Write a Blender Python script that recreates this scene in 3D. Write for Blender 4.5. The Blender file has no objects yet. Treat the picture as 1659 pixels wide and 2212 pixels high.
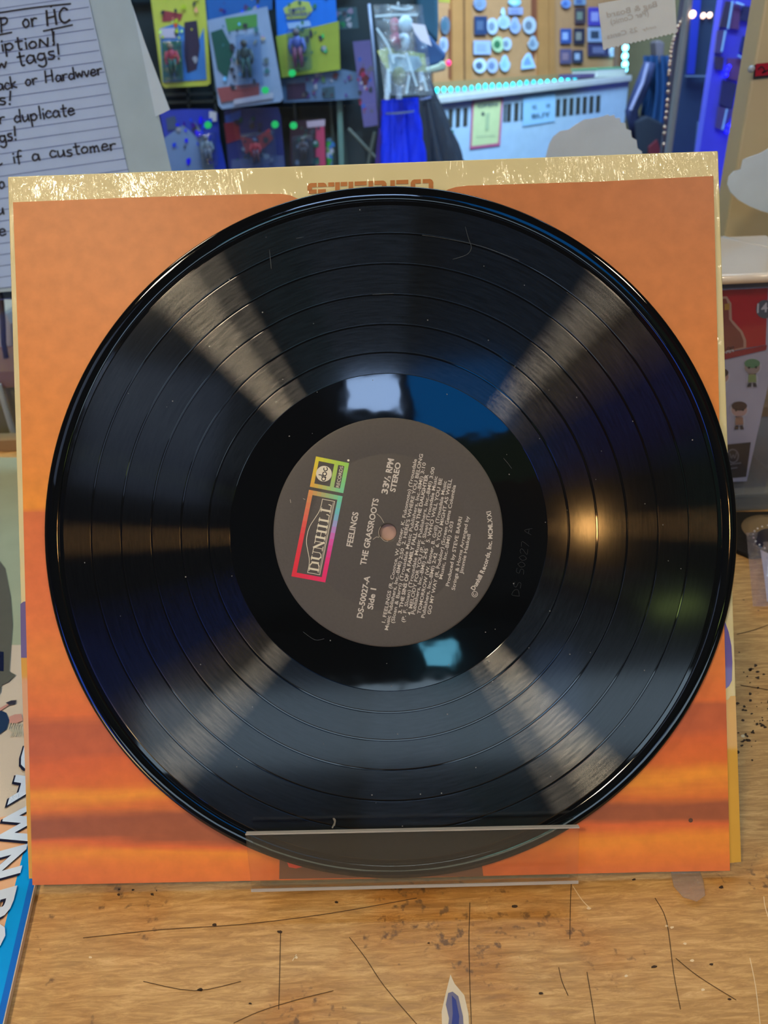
import bpy, math, random
from mathutils import Vector, Matrix
random.seed(7)
S = bpy.context.scene; COL = S.collection
# ---------------------------------------------------------------- camera
FPX = 1661.0; W, HH = 1659.0, 2212.0
PITCH = math.radians(30); ROLL = math.radians(2.5); PSI = math.radians(1.2)
cp, sp = math.cos(PITCH), math.sin(PITCH)
FW = Vector((0, cp, -sp)); UP0 = Vector((0, sp, cp)); RT0 = Vector((1, 0, 0))
CR = RT0*math.cos(ROLL) - UP0*math.sin(ROLL)
CU = UP0*math.cos(ROLL) + RT0*math.sin(ROLL)
def ray(px, py): return FW + CR*((px-W/2)/FPX) - CU*((py-HH/2)/FPX)
# the leaning record plane: U right, V up the slope, N out of it
U = Vector((math.cos(PSI), -math.sin(PSI), 0))
N = Vector((-math.sin(PSI)*cp, -math.cos(PSI)*cp, sp))
V = N.cross(U)
REC_R = 0.151
d0 = ray(838, 1150)*0.3345
HCAM = -(d0.z) + 0.1555*V.z + 0.0075*N.z      # the easel's lowest edge touches the counter, z = 0
CAM = Vector((0, 0, HCAM)); P0 = CAM + d0
cam = bpy.data.cameras.new('camera'); camo = bpy.data.objects.new('camera', cam); COL.objects.link(camo)
M = Matrix((CR, CU, -FW)).transposed().to_4x4(); M.translation = CAM; camo.matrix_world = M
cam.sensor_fit = 'HORIZONTAL'; cam.sensor_width = 24; cam.lens = 24*FPX/W; cam.clip_start = 0.01; cam.clip_end = 60
cam.dof.use_dof = True; cam.dof.focus_distance = 0.335; cam.dof.aperture_fstop = 13
S.camera = camo
# ---------------------------------------------------------------- world, exposure
wd = bpy.data.worlds.new('world'); S.world = wd; wd.use_nodes = True
wd.node_tree.nodes['Background'].inputs[0].default_value = (0.6, 0.7, 1.0, 1)
wd.node_tree.nodes['Background'].inputs[1].default_value = 0.15
S.view_settings.view_transform = 'Standard'; S.view_settings.look = 'None'
S.view_settings.gamma = 1; S.view_settings.use_curve_mapping = False
S.view_settings.exposure = 0.5
LAMP = 18.0          # ceiling panels
def area(name, loc, target, sx, sy, power, col):
    l = bpy.data.lights.new(name, 'AREA'); l.shape = 'RECTANGLE'; l.size = sx; l.size_y = sy; l.energy = power; l.color = col
    o = bpy.data.objects.new(name, l); COL.objects.link(o); o.location = loc
    o.rotation_euler = (Vector(target)-Vector(loc)).to_track_quat('-Z', 'Y').to_euler(); return o
area('background_fill', (0.2, 1.25, 1.7), (0.3, 2.5, 0.25), 1.6, 0.5, 34, (0.46, 0.75, 1.0))  # added cool fill for the background beyond the glass
area('front_fill', (0.3, -4.0, 1.18), (0.1, 0.5, 0.3), 4.0, 0.45, 13, (0.58, 0.80, 1.0))  # added cool front fill for upright surfaces, no fixture there
area('led_glow', (1.35, 1.55, -0.25), (1.1, 2.1, 0.1), 0.3, 0.3, 3, (0.08, 0.08, 1.0))
area('cabinet_fill', (0.5, 2.0, 0.9), (0.5, 2.7, 0.1), 0.8, 0.2, 16, (0.6, 0.85, 1.0))  # added fill over the heater and pin cabinet
sp_l = bpy.data.lights.new('bag_fill', 'SPOT'); sp_l.energy = 60; sp_l.color = (0.8, 0.93, 1.0); sp_l.spot_size = math.radians(24); sp_l.spot_blend = .6; sp_l.shadow_soft_size = .05  # added spot that brightens the hanging bag, no fixture
sp_o = bpy.data.objects.new('bag_fill', sp_l); COL.objects.link(sp_o); sp_o.location = (-0.05, 0.95, 1.5); sp_o.rotation_euler = (Vector((0.08, 1.7, 0.33))-Vector(sp_o.location)).to_track_quat('-Z', 'Y').to_euler()
# ---------------------------------------------------------------- helpers
def at(px, py, Y): d = ray(px, py); return CAM + d*(Y/d.y)
def tab(px, py, z=0.0): d = ray(px, py); return CAM + d*((z-CAM.z)/d.z)
MF = Matrix((U, V, N)).transposed().to_4x4(); MF.translation = P0
MFI = MF.inverted()
def pl(px, py, n=0.0):
    """pixel -> (u, v) on the leaning plane at height n"""
    d = ray(px, py); t = ((P0+N*n)-CAM).dot(N)/d.dot(N)
    q = MFI @ (CAM+d*t); return Vector((q.x, q.y, n))
class VPl:
    """vertical plane through the sight lines of columns xa, xb at depths Ya, Yb"""
    def __init__(s, xa, Ya, xb, Yb, py=150):
        a = at(xa, py, Ya); b = at(xb, py, Yb); a.z = b.z = 0
        s.a = a; t = (b-a).normalized(); s.n = Vector((t.y, -t.x, 0))
        if s.n.y > 0: s.n = -s.n
    def p(s, px, py, off=0.0):
        d = ray(px, py); t = ((s.a+s.n*off)-CAM).dot(s.n)/d.dot(s.n); return CAM+d*t
def lin(v): v /= 255.0; return v/12.92 if v <= 0.04045 else ((v+0.055)/1.055)**2.4
def rgb(r, g, b): return (lin(r), lin(g), lin(b), 1)
MATS = {}
def clearmat(name, tint=(255, 255, 255), haze=0.0, rough=0.03, bump=0.0, scale=100, refl=1.0):
    if name in MATS: return MATS[name]
    m = bpy.data.materials.new(name); m.use_nodes = True; nt = m.node_tree; nd = nt.nodes; lk = nt.links; nd.remove(nd['Principled BSDF'])
    tr = nd.new('ShaderNodeBsdfTransparent'); tr.inputs[0].default_value = rgb(*tint); gl = nd.new('ShaderNodeBsdfGlossy'); gl.inputs['Roughness'].default_value = rough
    fz = nd.new('ShaderNodeFresnel'); fz.inputs[0].default_value = 1.48; mm = nd.new('ShaderNodeMath'); mm.operation = 'MULTIPLY'; mm.inputs[1].default_value = refl; mm.use_clamp = True
    a = nd.new('ShaderNodeMixShader'); ge = nd.new('ShaderNodeNewGeometry'); inv = nd.new('ShaderNodeMath'); inv.operation = 'SUBTRACT'; inv.inputs[0].default_value = 1; lk.new(ge.outputs['Backfacing'], inv.inputs[1])
    m0 = nd.new('ShaderNodeMath'); m0.operation = 'MULTIPLY'; lk.new(fz.outputs[0], m0.inputs[0]); lk.new(inv.outputs[0], m0.inputs[1]); lk.new(m0.outputs[0], mm.inputs[0]); lk.new(mm.outputs[0], a.inputs[0]); lk.new(tr.outputs[0], a.inputs[1]); lk.new(gl.outputs[0], a.inputs[2])
    df = nd.new('ShaderNodeBsdfDiffuse'); df.inputs[0].default_value = rgb(*tint); b = nd.new('ShaderNodeMixShader'); b.inputs[0].default_value = haze
    lk.new(a.outputs[0], b.inputs[1]); lk.new(df.outputs[0], b.inputs[2]); lk.new(b.outputs[0], nd['Material Output'].inputs[0])
    if bump:
        tc = nd.new('ShaderNodeTexCoord'); nz = nd.new('ShaderNodeTexNoise'); nz.inputs['Scale'].default_value = scale; nz.inputs['Detail'].default_value = 4; lk.new(tc.outputs['Object'], nz.inputs['Vector'])
        bp = nd.new('ShaderNodeBump'); bp.inputs['Strength'].default_value = 1; bp.inputs['Distance'].default_value = bump; lk.new(nz.outputs['Fac'], bp.inputs['Height']); lk.new(bp.outputs[0], gl.inputs['Normal']); lk.new(bp.outputs[0], fz.inputs['Normal'])
    MATS[name] = m; return m
def mat(name, col, rough=0.6, metal=0.0, emit=0.0, trans=0.0, alpha=1.0, var=0.06, scale=40, bump=0.0, ior=1.45, coat=0.0, spec=0.5):
    if name in MATS: return MATS[name]
    m = bpy.data.materials.new(name); m.use_nodes = True; nt = m.node_tree; b = nt.nodes['Principled BSDF']
    c = rgb(*col); b.inputs['Base Color'].default_value = c; b.inputs['Roughness'].default_value = rough
    b.inputs['Metallic'].default_value = metal; b.inputs['IOR'].default_value = ior
    b.inputs['Transmission Weight'].default_value = trans; b.inputs['Alpha'].default_value = alpha
    b.inputs['Coat Weight'].default_value = coat; b.inputs['Specular IOR Level'].default_value = spec
    if emit: b.inputs['Emission Color'].default_value = c; b.inputs['Emission Strength'].default_value = emit
    if var or bump:
        tc = nt.nodes.new('ShaderNodeTexCoord'); nz = nt.nodes.new('ShaderNodeTexNoise'); nz.inputs['Scale'].default_value = scale
        nz.inputs['Detail'].default_value = 4
        nt.links.new(tc.outputs['Object'], nz.inputs['Vector'])
        if var:
            mx = nt.nodes.new('ShaderNodeMix'); mx.data_type = 'RGBA'
            mx.inputs[6].default_value = tuple(x*(1-var*2) for x in c[:3])+(1,); mx.inputs[7].default_value = tuple(min(1, x*(1+var*2)) for x in c[:3])+(1,)
            nt.links.new(nz.outputs['Fac'], mx.inputs[0]); nt.links.new(mx.outputs[2], b.inputs['Base Color'])
        if bump:
            bp = nt.nodes.new('ShaderNodeBump'); bp.inputs['Strength'].default_value = bump; bp.inputs['Distance'].default_value = 0.001
            nt.links.new(nz.outputs['Fac'], bp.inputs['Height']); nt.links.new(bp.outputs[0], b.inputs['Normal'])
    MATS[name] = m; return m
def pc(r, g, b, rough=0.5, **k): return mat('print_%d_%d_%d' % (r, g, b), (r, g, b), rough, **k)
class MB:
    def __init__(s): s.v = []; s.f = []; s.m = []
    def add(s, vs, fs, m=0):
        o = len(s.v); s.v += [Vector(x) for x in vs]; s.f += [tuple(i+o for i in f) for f in fs]; s.m += [m]*len(fs); return s
    def poly(s, pts, m=0): return s.add(pts, [tuple(range(len(pts)))], m)
    def prism(s, pts, off, m=0):
        n = len(pts); off = Vector(off); pts = [Vector(p) for p in pts]
        s.add(pts+[p+off for p in pts], [tuple(range(n)), tuple(range(2*n-1, n-1, -1))]+[(i, (i+1) % n, n+(i+1) % n, n+i) for i in range(n)][::1], m); return s
    def box(s, c, h, m=0, R=None):
        c = Vector(c); vs = []
        for z in (-1, 1):
            for x, y in ((-1, -1), (1, -1), (1, 1), (-1, 1)):
                q = Vector((x*h[0], y*h[1], z*h[2])); vs.append(c+(R@q if R else q))
        return s.add(vs, [(3, 2, 1, 0), (4, 5, 6, 7), (0, 1, 5, 4), (1, 2, 6, 5), (2, 3, 7, 6), (3, 0, 4, 7)], m)
    def bx(s, x0, x1, y0, y1, z0, z1, m=0): return s.box(((x0+x1)/2, (y0+y1)/2, (z0+z1)/2), ((x1-x0)/2, (y1-y0)/2, (z1-z0)/2), m)
    def tube(s, pts, r, seg=6, m=0):
        pts = [Vector(p) for p in pts]; n = len(pts); vs = []
        for i, p in enumerate(pts):
            t = (pts[min(i+1, n-1)]-pts[max(i-1, 0)]).normalized()
            a = t.orthogonal().normalized() if abs(t.z) > 0.9 else t.cross(Vector((0, 0, 1))).normalized(); b = t.cross(a)
            rr = r[i] if isinstance(r, (list, tuple)) else r
            for k in range(seg):
                w = 2*math.pi*k/seg; vs.append(p+a*(math.cos(w)*rr)+b*(math.sin(w)*rr))
        fs = [(i*seg+k, i*seg+(k+1) % seg, (i+1)*seg+(k+1) % seg, (i+1)*seg+k) for i in range(n-1) for k in range(seg)]
        fs += [tuple(range(seg-1, -1, -1)), tuple((n-1)*seg+k for k in range(seg))]
        return s.add(vs, fs, m)
    def lathe(s, prof, seg=48, mi=None, M4=None, close=False):
        vs = []; n = len(prof)
        for k in range(seg):
            a = 2*math.pi*k/seg
            for r, z in prof:
                q = Vector((r*math.cos(a), r*math.sin(a), z)); vs.append(M4@q if M4 else q)
        o = len(s.v); s.v += vs
        for i in range(n if close else n-1):
            j = (i+1) % n
            for k in range(seg):
                k2 = (k+1) % seg
                s.f.append((o+k*n+i, o+k2*n+i, o+k2*n+j, o+k*n+j)); s.m.append(mi[i] if mi else 0)
        return s
    def ball(s, c, r, m=0, seg=10, rings=6, sc=(1, 1, 1)):
        c = Vector(c); vs = []; 
        for i in range(rings+1):
            th = math.pi*i/rings
            for k in range(seg):
                a = 2*math.pi*k/seg
                vs.append(c+Vector((r*sc[0]*math.sin(th)*math.cos(a), r*sc[1]*math.sin(th)*math.sin(a), r*sc[2]*math.cos(th))))
        return s.add(vs, [(i*seg+k, (i+1)*seg+k, (i+1)*seg+(k+1) % seg, i*seg+(k+1) % seg) for i in range(rings) for k in range(seg)], m)
WM = {}
def drop(p):
    p = list(p); p[2] = Vector((p[1].x, p[1].y, -.92)); p[3] = Vector((p[0].x, p[0].y, -.92)); return p
def obj(name, mb, mats, parent=None, M4=None, label=None, cat=None, group=None, kind=None, smooth=False, bevel=0):
    if not isinstance(mats, (list, tuple)): mats = [mats]
    M4 = M4 or Matrix.Identity(4)
    lo = [min(v[i] for v in mb.v) for i in range(3)]; hi = [max(v[i] for v in mb.v) for i in range(3)]
    c = Vector(((lo[0]+hi[0])/2, (lo[1]+hi[1])/2, lo[2]))
    me = bpy.data.meshes.new(name); me.from_pydata([v-c for v in mb.v], [], mb.f); me.update()
    for m in mats: me.materials.append(m)
    for p, i in zip(me.polygons, mb.m): p.material_index = min(i, len(mats)-1); p.use_smooth = smooth
    import bmesh
    b = bmesh.new(); b.from_mesh(me); bmesh.ops.remove_doubles(b, verts=b.verts, dist=1e-7)
    bmesh.ops.recalc_face_normals(b, faces=b.faces) if not getattr(mb, 'flat', False) else None
    b.to_mesh(me); b.free()
    o = bpy.data.objects.new(name, me); COL.objects.link(o)
    MW = M4 @ Matrix.Translation(c); o.matrix_basis = MW; WM[o.name] = MW
    if parent is not None: o.parent = parent; o.matrix_parent_inverse = WM[parent.name].inverted()
    if bevel:
        bv = o.modifiers.new('bevel', 'BEVEL'); bv.width = bevel; bv.segments = 2; bv.limit_method = 'ANGLE'
    tag(o, label, cat, group, kind); return o
def tag(o, label=None, cat=None, group=None, kind=None):
    if label: o['label'] = label
    if cat: o['category'] = cat
    if group: o['group'] = group
    if kind: o['kind'] = kind
    return o
def empty(name, loc, label, cat, group=None, M4=None):
    o = bpy.data.objects.new(name, None); COL.objects.link(o); o.empty_display_size = 0.05
    MW = (M4 or Matrix.Identity(4)) @ Matrix.Translation(Vector(loc)); o.matrix_basis = MW; WM[o.name] = MW
    return tag(o, label, cat, group)
# text
_tc = {}
def glyphs(txt, bold=0.0):
    if (txt, bold) in _tc: return _tc[(txt, bold)]
    cu = bpy.data.curves.new('t', 'FONT'); cu.body = txt; cu.offset = bold; cu.resolution_u = 3
    o = bpy.data.objects.new('t', cu); COL.objects.link(o); bpy.context.view_layer.update()
    me = bpy.data.meshes.new_from_object(o.evaluated_get(bpy.context.evaluated_depsgraph_get()))
    vs = [v.co.copy() for v in me.vertices]; fs = [tuple(p.vertices) for p in me.polygons]
    bpy.data.objects.remove(o); bpy.data.curves.remove(cu); bpy.data.meshes.remove(me)
    _tc[(txt, bold)] = (vs, fs); return vs, fs
CAPH = 0.7
def put_text(mb, txt, mp, p0, p1, h, bold=0.0, m=0, slant=0.0, mirror=False):
    """lay text from pixel p0 to p1 (baseline), cap height h px; mp maps a pixel to 3-D"""
    vs, fs = glyphs(txt, bold); x0 = min(v.x for v in vs); x1 = max(v.x for v in vs)
    dx, dy = p1[0]-p0[0], p1[1]-p0[1]; L = math.hypot(dx, dy); ex = (dx/L, dy/L); ey = (ex[1], -ex[0]); k = L/(x1-x0); ky = h/CAPH
    out = []
    for v in vs:
        s = (v.x-x0)*k; t = v.y*ky; s += slant*t
        if mirror: s = L-s
        out.append(mp(p0[0]+ex[0]*s+ey[0]*t, p0[1]+ex[1]*s+ey[1]*t))
    mb.add(out, fs, m)
# a single-stroke alphabet for handwriting: polylines in a cell, x-height 0.55
ST = {
 'P': (.6, [[(0, 0), (.05, 1)], [(0, .95), (.4, .95), (.5, .75), (.35, .55), (.05, .5)]]),
 'H': (.7, [[(0, 0), (.05, 1)], [(.5, 0), (.5, 1)], [(0, .5), (.52, .55)]]),
 'C': (.7, [[(.5, .85), (.3, 1), (.05, .7), (.05, .25), (.25, 0), (.55, .15)]]),
 'N': (.6, [[(0, 0), (.05, .6)], [(.05, .6), (.4, 0)], [(.4, 0), (.45, .65)]]),
 'D': (.6, [[(0, 0), (0, 1), (.4, .8), (.45, .3), (0, 0)]]),
 'S': (.55, [[(.4, .9), (.1, .95), (.05, .6), (.4, .4), (.35, .05), (0, .05)]]),
 'A': (.6, [[(0, 0), (.25, 1), (.5, 0)], [(.1, .4), (.4, .4)]]),
 'a': (.5, [[(.35, .45), (.15, .55), (0, .3), (.1, .02), (.33, .15), (.36, .5)], [(.36, .4), (.42, 0)]]),
 'b': (.5, [[(0, 1), (.02, 0)], [(0, .35), (.25, .5), (.38, .25), (.25, 0), (.02, .05)]]),
 'c': (.45, [[(.35, .45), (.15, .55), (0, .25), (.15, 0), (.38, .1)]]),
 'd': (.5, [[(.36, .4), (.15, .5), (0, .25), (.12, 0), (.36, .12)], [(.38, 1), (.38, 0)]]),
 'e': (.48, [[(.02, .28), (.36, .32), (.28, .52), (.1, .5), (0, .2), (.15, 0), (.4, .1)]]),
 'f': (.4, [[(.35, .95), (.18, .98), (.12, .6), (.12, -.1)], [(0, .5), (.32, .52)]]),
 'g': (.5, [[(.35, .45), (.1, .5), (.02, .2), (.2, .05), (.36, .2)], [(.36, .5), (.38, -.2), (.2, -.4), (.0, -.25)]]),
 'i': (.22, [[(.08, .5), (.1, 0)], [(.08, .74), (.09, .8)]]),
 'k': (.5, [[(0, 1), (.02, 0)], [(.33, .5), (.03, .25), (.38, 0)]]),
 'l': (.2, [[(.06, 1), (.1, 0)]]),
 'm': (.65, [[(0, .5), (.02, 0)], [(.02, .35), (.2, .5), (.25, 0)], [(.25, .35), (.42, .5), (.5, 0)]]),
 'n': (.48, [[(0, .5), (.02, 0)], [(.02, .35), (.25, .52), (.35, 0)]]),
 'o': (.5, [[(.18, .52), (0, .3), (.12, .0), (.35, .15), (.32, .45), (.15, .5)]]),
 'p': (.5, [[(0, .5), (.03, -.45)], [(0, .4), (.25, .52), (.38, .25), (.22, 0), (.03, .08)]]),
 'r': (.4, [[(0, .5), (.03, 0)], [(.03, .3), (.15, .5), (.32, .48)]]),
 's': (.42, [[(.3, .5), (.08, .5), (.08, .32), (.3, .2), (.22, 0), (0, .03)]]),
 't': (.42, [[(.15, .9), (.17, .05), (.3, 0)], [(0, .6), (.36, .62)]]),
 'u': (.5, [[(0, .5), (.03, .1), (.15, 0), (.33, .2), (.35, .5)], [(.35, .5), (.4, 0)]]),
 'v': (.42, [[(0, .5), (.15, 0), (.33, .5)]]),
 'w': (.6, [[(0, .5), (.1, 0), (.25, .4), (.38, 0), (.5, .5)]]),
 'h': (.48, [[(0, 1), (.02, 0)], [(.02, .35), (.22, .5), (.35, 0)]]),
 '!': (.3, [[(.14, 1), (.08, .3)], [(.05, .05), (.07, -.02)]]),
 '-': (.5, [[(0, .1), (.2, .0), (.4, .12)]]),
 '5': (.5, [[(.4, 1), (.1, 1), (.05, .6), (.35, .5), (.35, .1), (0, 0)]]),
 '0': (.5, [[(.2, 1), (0, .5), (.2, 0), (.4, .5), (.2, 1)]]),
 '2': (.5, [[(0, .8), (.2, 1), (.38, .75), (0, 0), (.42, 0)]]),
 '7': (.5, [[(0, 1), (.4, 1), (.15, 0)]]),
 ' ': (.5, []),
}
def ribbon(mb, pts, w, m=0):
    n = len(pts); a = []
    for i, p in enumerate(pts):
        t = (Vector(pts[min(i+1, n-1)])-Vector(pts[max(i-1, 0)])).normalized(); a.append((p, Vector((-t.y, t.x))*w/2))
    return a
def put_strokes(mb, txt, mp, p0, p1, h, w, m=0):
    tot = sum(ST[ch][0] for ch in txt); dx, dy = p1[0]-p0[0], p1[1]-p0[1]; L = math.hypot(dx, dy)
    ex = Vector((dx/L, dy/L)); ey = Vector((ex.y, -ex.x)); k = L/tot; s = 0
    for ch in txt:
        cw, sts = ST[ch]; jy = random.uniform(-.05, .05)*h
        for st in sts:
            pts = []
            for q in st: pts.append(Vector(p0)+ex*((s+q[0]*0.95+random.uniform(-.01, .01))*k)+ey*(q[1]*h+jy))
            draw_line(mb, pts, w, mp, m)
        s += cw
def draw_line(mb, pts, w, mp, m=0, sub=4):
    """smooth flat pen line through pixel points"""
    P = [Vector(p) for p in pts]; Q = []
    if len(P) > 2:
        for i in range(len(P)-1):
            a, b, c, d = P[max(i-1, 0)], P[i], P[i+1], P[min(i+2, len(P)-1)]
            for j in range(sub):
                t = j/sub; Q.append(0.5*((2*b)+(c-a)*t+(2*a-5*b+4*c-d)*t*t+(3*b-a-3*c+d)*t**3))
        Q.append(P[-1])
    else: Q = P
    n = len(Q); vs = []
    for i in range(n):
        t = (Q[min(i+1, n-1)]-Q[max(i-1, 0)])
        t = t.normalized() if t.length > 1e-6 else Vector((1, 0)); nn = Vector((-t.y, t.x))*w/2
        e = t*(w/3) if i == n-1 else (-t*(w/3) if i == 0 else Vector((0, 0)))
        vs += [mp(*(Q[i]+nn+e)), mp(*(Q[i]-nn+e))]
    mb.add(vs, [(2*i, 2*i+1, 2*i+3, 2*i+2) for i in range(n-1)], m)
# ================================================================ STRUCTURE: the room
def nodes(m): return m.node_tree, m.node_tree.nodes, m.node_tree.links
X0, X1, Y0, Y1, Z0, Z1 = -3.0, 3.0, -4.2, 4.2, -0.92, 1.85
wallm = mat('wall_paint', (120, 112, 95), 0.9, bump=0.2, scale=60)
for nm, b_, mm in (('floor', (X0, X1, Y0, Y1, Z0-.05, Z0), mat('floor_vinyl', (90, 80, 70), 0.5)),
                   ('ceiling', (X0, X1, Y0, Y1, Z1, Z1+.05), mat('ceiling_paint', (70, 66, 60), 0.9)),
                   ('wall_left', (X0-.05, X0, Y0, Y1, Z0, Z1), wallm), ('wall_right', (X1, X1+.05, Y0, Y1, Z0, Z1), wallm),
                   ('wall_back', (X0, X1, Y1, Y1+.05, Z0, Z1), mat('far_wall_paint', (60, 68, 72), 0.9)),
                   ('wall_front', (X0, X1, Y0-.05, Y0, Z0, Z1), mat('rear_wall_paint', (92, 96, 98), 0.9))):
    obj(nm, MB().bx(*b_), mm, kind='structure')
# ceiling lamps: the light of the shop
def lamp(x, y, sx, sy, power, col, label, z=Z1):
    t = empty('ceiling_light', (x, y, z), label, 'lamp', 'ceiling lights of the shop')
    f = MB(); 
    for a, b, c, d in ((-sx-.03, -sx, -sy-.03, sy+.03), (sx, sx+.03, -sy-.03, sy+.03), (-sx, sx, -sy-.03, -sy), (-sx, sx, sy, sy+.03)): f.bx(x+a, x+b, y+c, y+d, z-.06, z-.002)
    obj('frame', f, mat('lamp_frame', (200, 200, 195), 0.5), t)
    obj('diffuser', MB().bx(x-sx, x+sx, y-sy, y+sy, z-.05, z-.03), mat('lamp_glow_%d_%d_%d_%d' % (col+(int(power),)), col, 0.5, emit=power, var=0), t)
lamp(-0.80, -0.85, 0.10, 0.14, LAMP*4.4, (255, 232, 196), 'warm square ceiling light above the left side of the counter')
lamp(0.98, -0.62, 0.13, 0.14, LAMP*2.0, (255, 234, 205), 'wide warm ceiling light above the counter')
lamp(-1.0, 0.35, 0.14, 0.14, LAMP*2.0, (255, 234, 205), 'warm ceiling light above the poster on the left')
# small bare bulb seen in the vinyl
t = empty('pendant_bulb', (0.74, -2.25, 1.5), 'small warm pendant bulb hanging behind the counter customer side', 'lamp')
obj('cord', MB().tube([(0.74, -2.25, 1.56), (0.74, -2.25, Z1)], 0.004), mat('black_plastic', (20, 20, 20), 0.4), t)
obj('bulb', MB().ball((0.74, -2.25, 1.5), 0.045), mat('bulb_glow', (255, 190, 110), 0.4, emit=60, var=0), t, smooth=True)
# shop-front window with blue daylight, left rear
def lit_panel(name, c, w, h, col, power, label, cat, facing):
    c = Vector(c); fz = Vector(facing).normalized(); ux = Vector((0, 0, 1)).cross(fz).normalized(); uy = fz.cross(ux)
    R = Matrix((ux, uy, fz)).transposed()
    t = empty(name, c-Vector((0, 0, h/2)), label, cat)
    f = MB()
    for dx, dy, hw, hh in ((-w/2-.02, 0, .02, h/2+.04), (w/2+.02, 0, .02, h/2+.04), (0, -h/2-.02, w/2, .02), (0, h/2+.02, w/2, .02)): f.box(c+R@Vector((dx, dy, 0)), (hw, hh, .02), 0, R)
    obj('frame', f, mat('dark_frame', (40, 36, 32), 0.5), t)
    obj('panel', MB().box(c, (w/2, h/2, .006), 0, R), mat(name+'_glow', col, 0.5, emit=power, var=0), t)
lit_panel('shop_window', (-2.3, -3.0, 0.75), 0.9, 1.0, (60, 110, 255), 3.2, 'blue lit shop window behind the customer side', 'window', (2.3, 3, -.3))
lit_panel('lit_display', (-2.1, -2.6, -0.1), 0.8, 0.55, (255, 215, 150), 6, 'warm lit display panel under the shop window', 'display', (2.1, 2.6, .2))
def refl(px, py, z=None, y=None):
    """where the sight line mirrored in the record meets a height or a depth"""
    d = ray(px, py); t = (P0-CAM).dot(N)/d.dot(N); h = CAM+d*t; r = d-N*(2*d.dot(N))
    k = (z-h.z)/r.z if z is not None else (y-h.y)/r.y
    return h+r*k
def facing(c): return (P0-c)
c = refl(1000, 870, z=1.55); lit_panel('blue_sign', c, .32, .26, (0, 100, 175), 4, 'blue lit sign hung under the ceiling over the customer side', 'sign', facing(c))
c = refl(812, 850, z=1.72); lit_panel('tube_light', c, .20, .13, (170, 205, 255), 9, 'cool white lit fixture under the ceiling beside the blue sign', 'lamp', facing(c))
c = refl(950, 1415, y=-4.0); lit_panel('lit_sign', c, .20, .16, (110, 200, 235), 7, 'small cyan lit sign high on the customer side wall', 'sign', facing(c))
c = refl(1460, 1295, y=-3.9); lit_panel('poster_frame', c, .28, .18, (185, 215, 120), 4, 'small yellow green lit frame on the customer side wall', 'sign', facing(c))
c = refl(1205, 1490, y=-4.0); lit_panel('street_window', c, .26, .50, (110, 145, 200), 1.6, 'narrow blue grey street window on the customer side wall', 'window', facing(c))
c = refl(330, 930, z=1.45); lit_panel('glow_board', c, .42, .42, (120, 140, 175), 1.3, 'grey blue board at the left under the ceiling, glow added', 'window', facing(c))  # no lamp here: the board's glow is added for its reflection in the vinyl
for (px_, py_, z_, w, h, col, lb) in ((1370, 830, 1.5, .34, .42, (120, 25, 50), 'maroon banner hung under the ceiling behind the camera'),
                               (1500, 930, 1.45, .20, .75, (100, 165, 165), 'pale teal banner hung right of the maroon banner'),
                               (1080, 985, 1.35, .34, .16, (120, 165, 140), 'pale green board hung below the blue lit sign')):
    c = refl(px_, py_, z=z_); w, h = w, h
    fz = (P0-c).normalized(); ux = Vector((0, 0, 1)).cross(fz).normalized(); uy = fz.cross(ux); R = Matrix((ux, uy, fz)).transposed()
    obj('banner', MB().box(c, (w/2, h/2, .004), 0, R), pc(*col, rough=0.8), label=lb, cat='banner')
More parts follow.
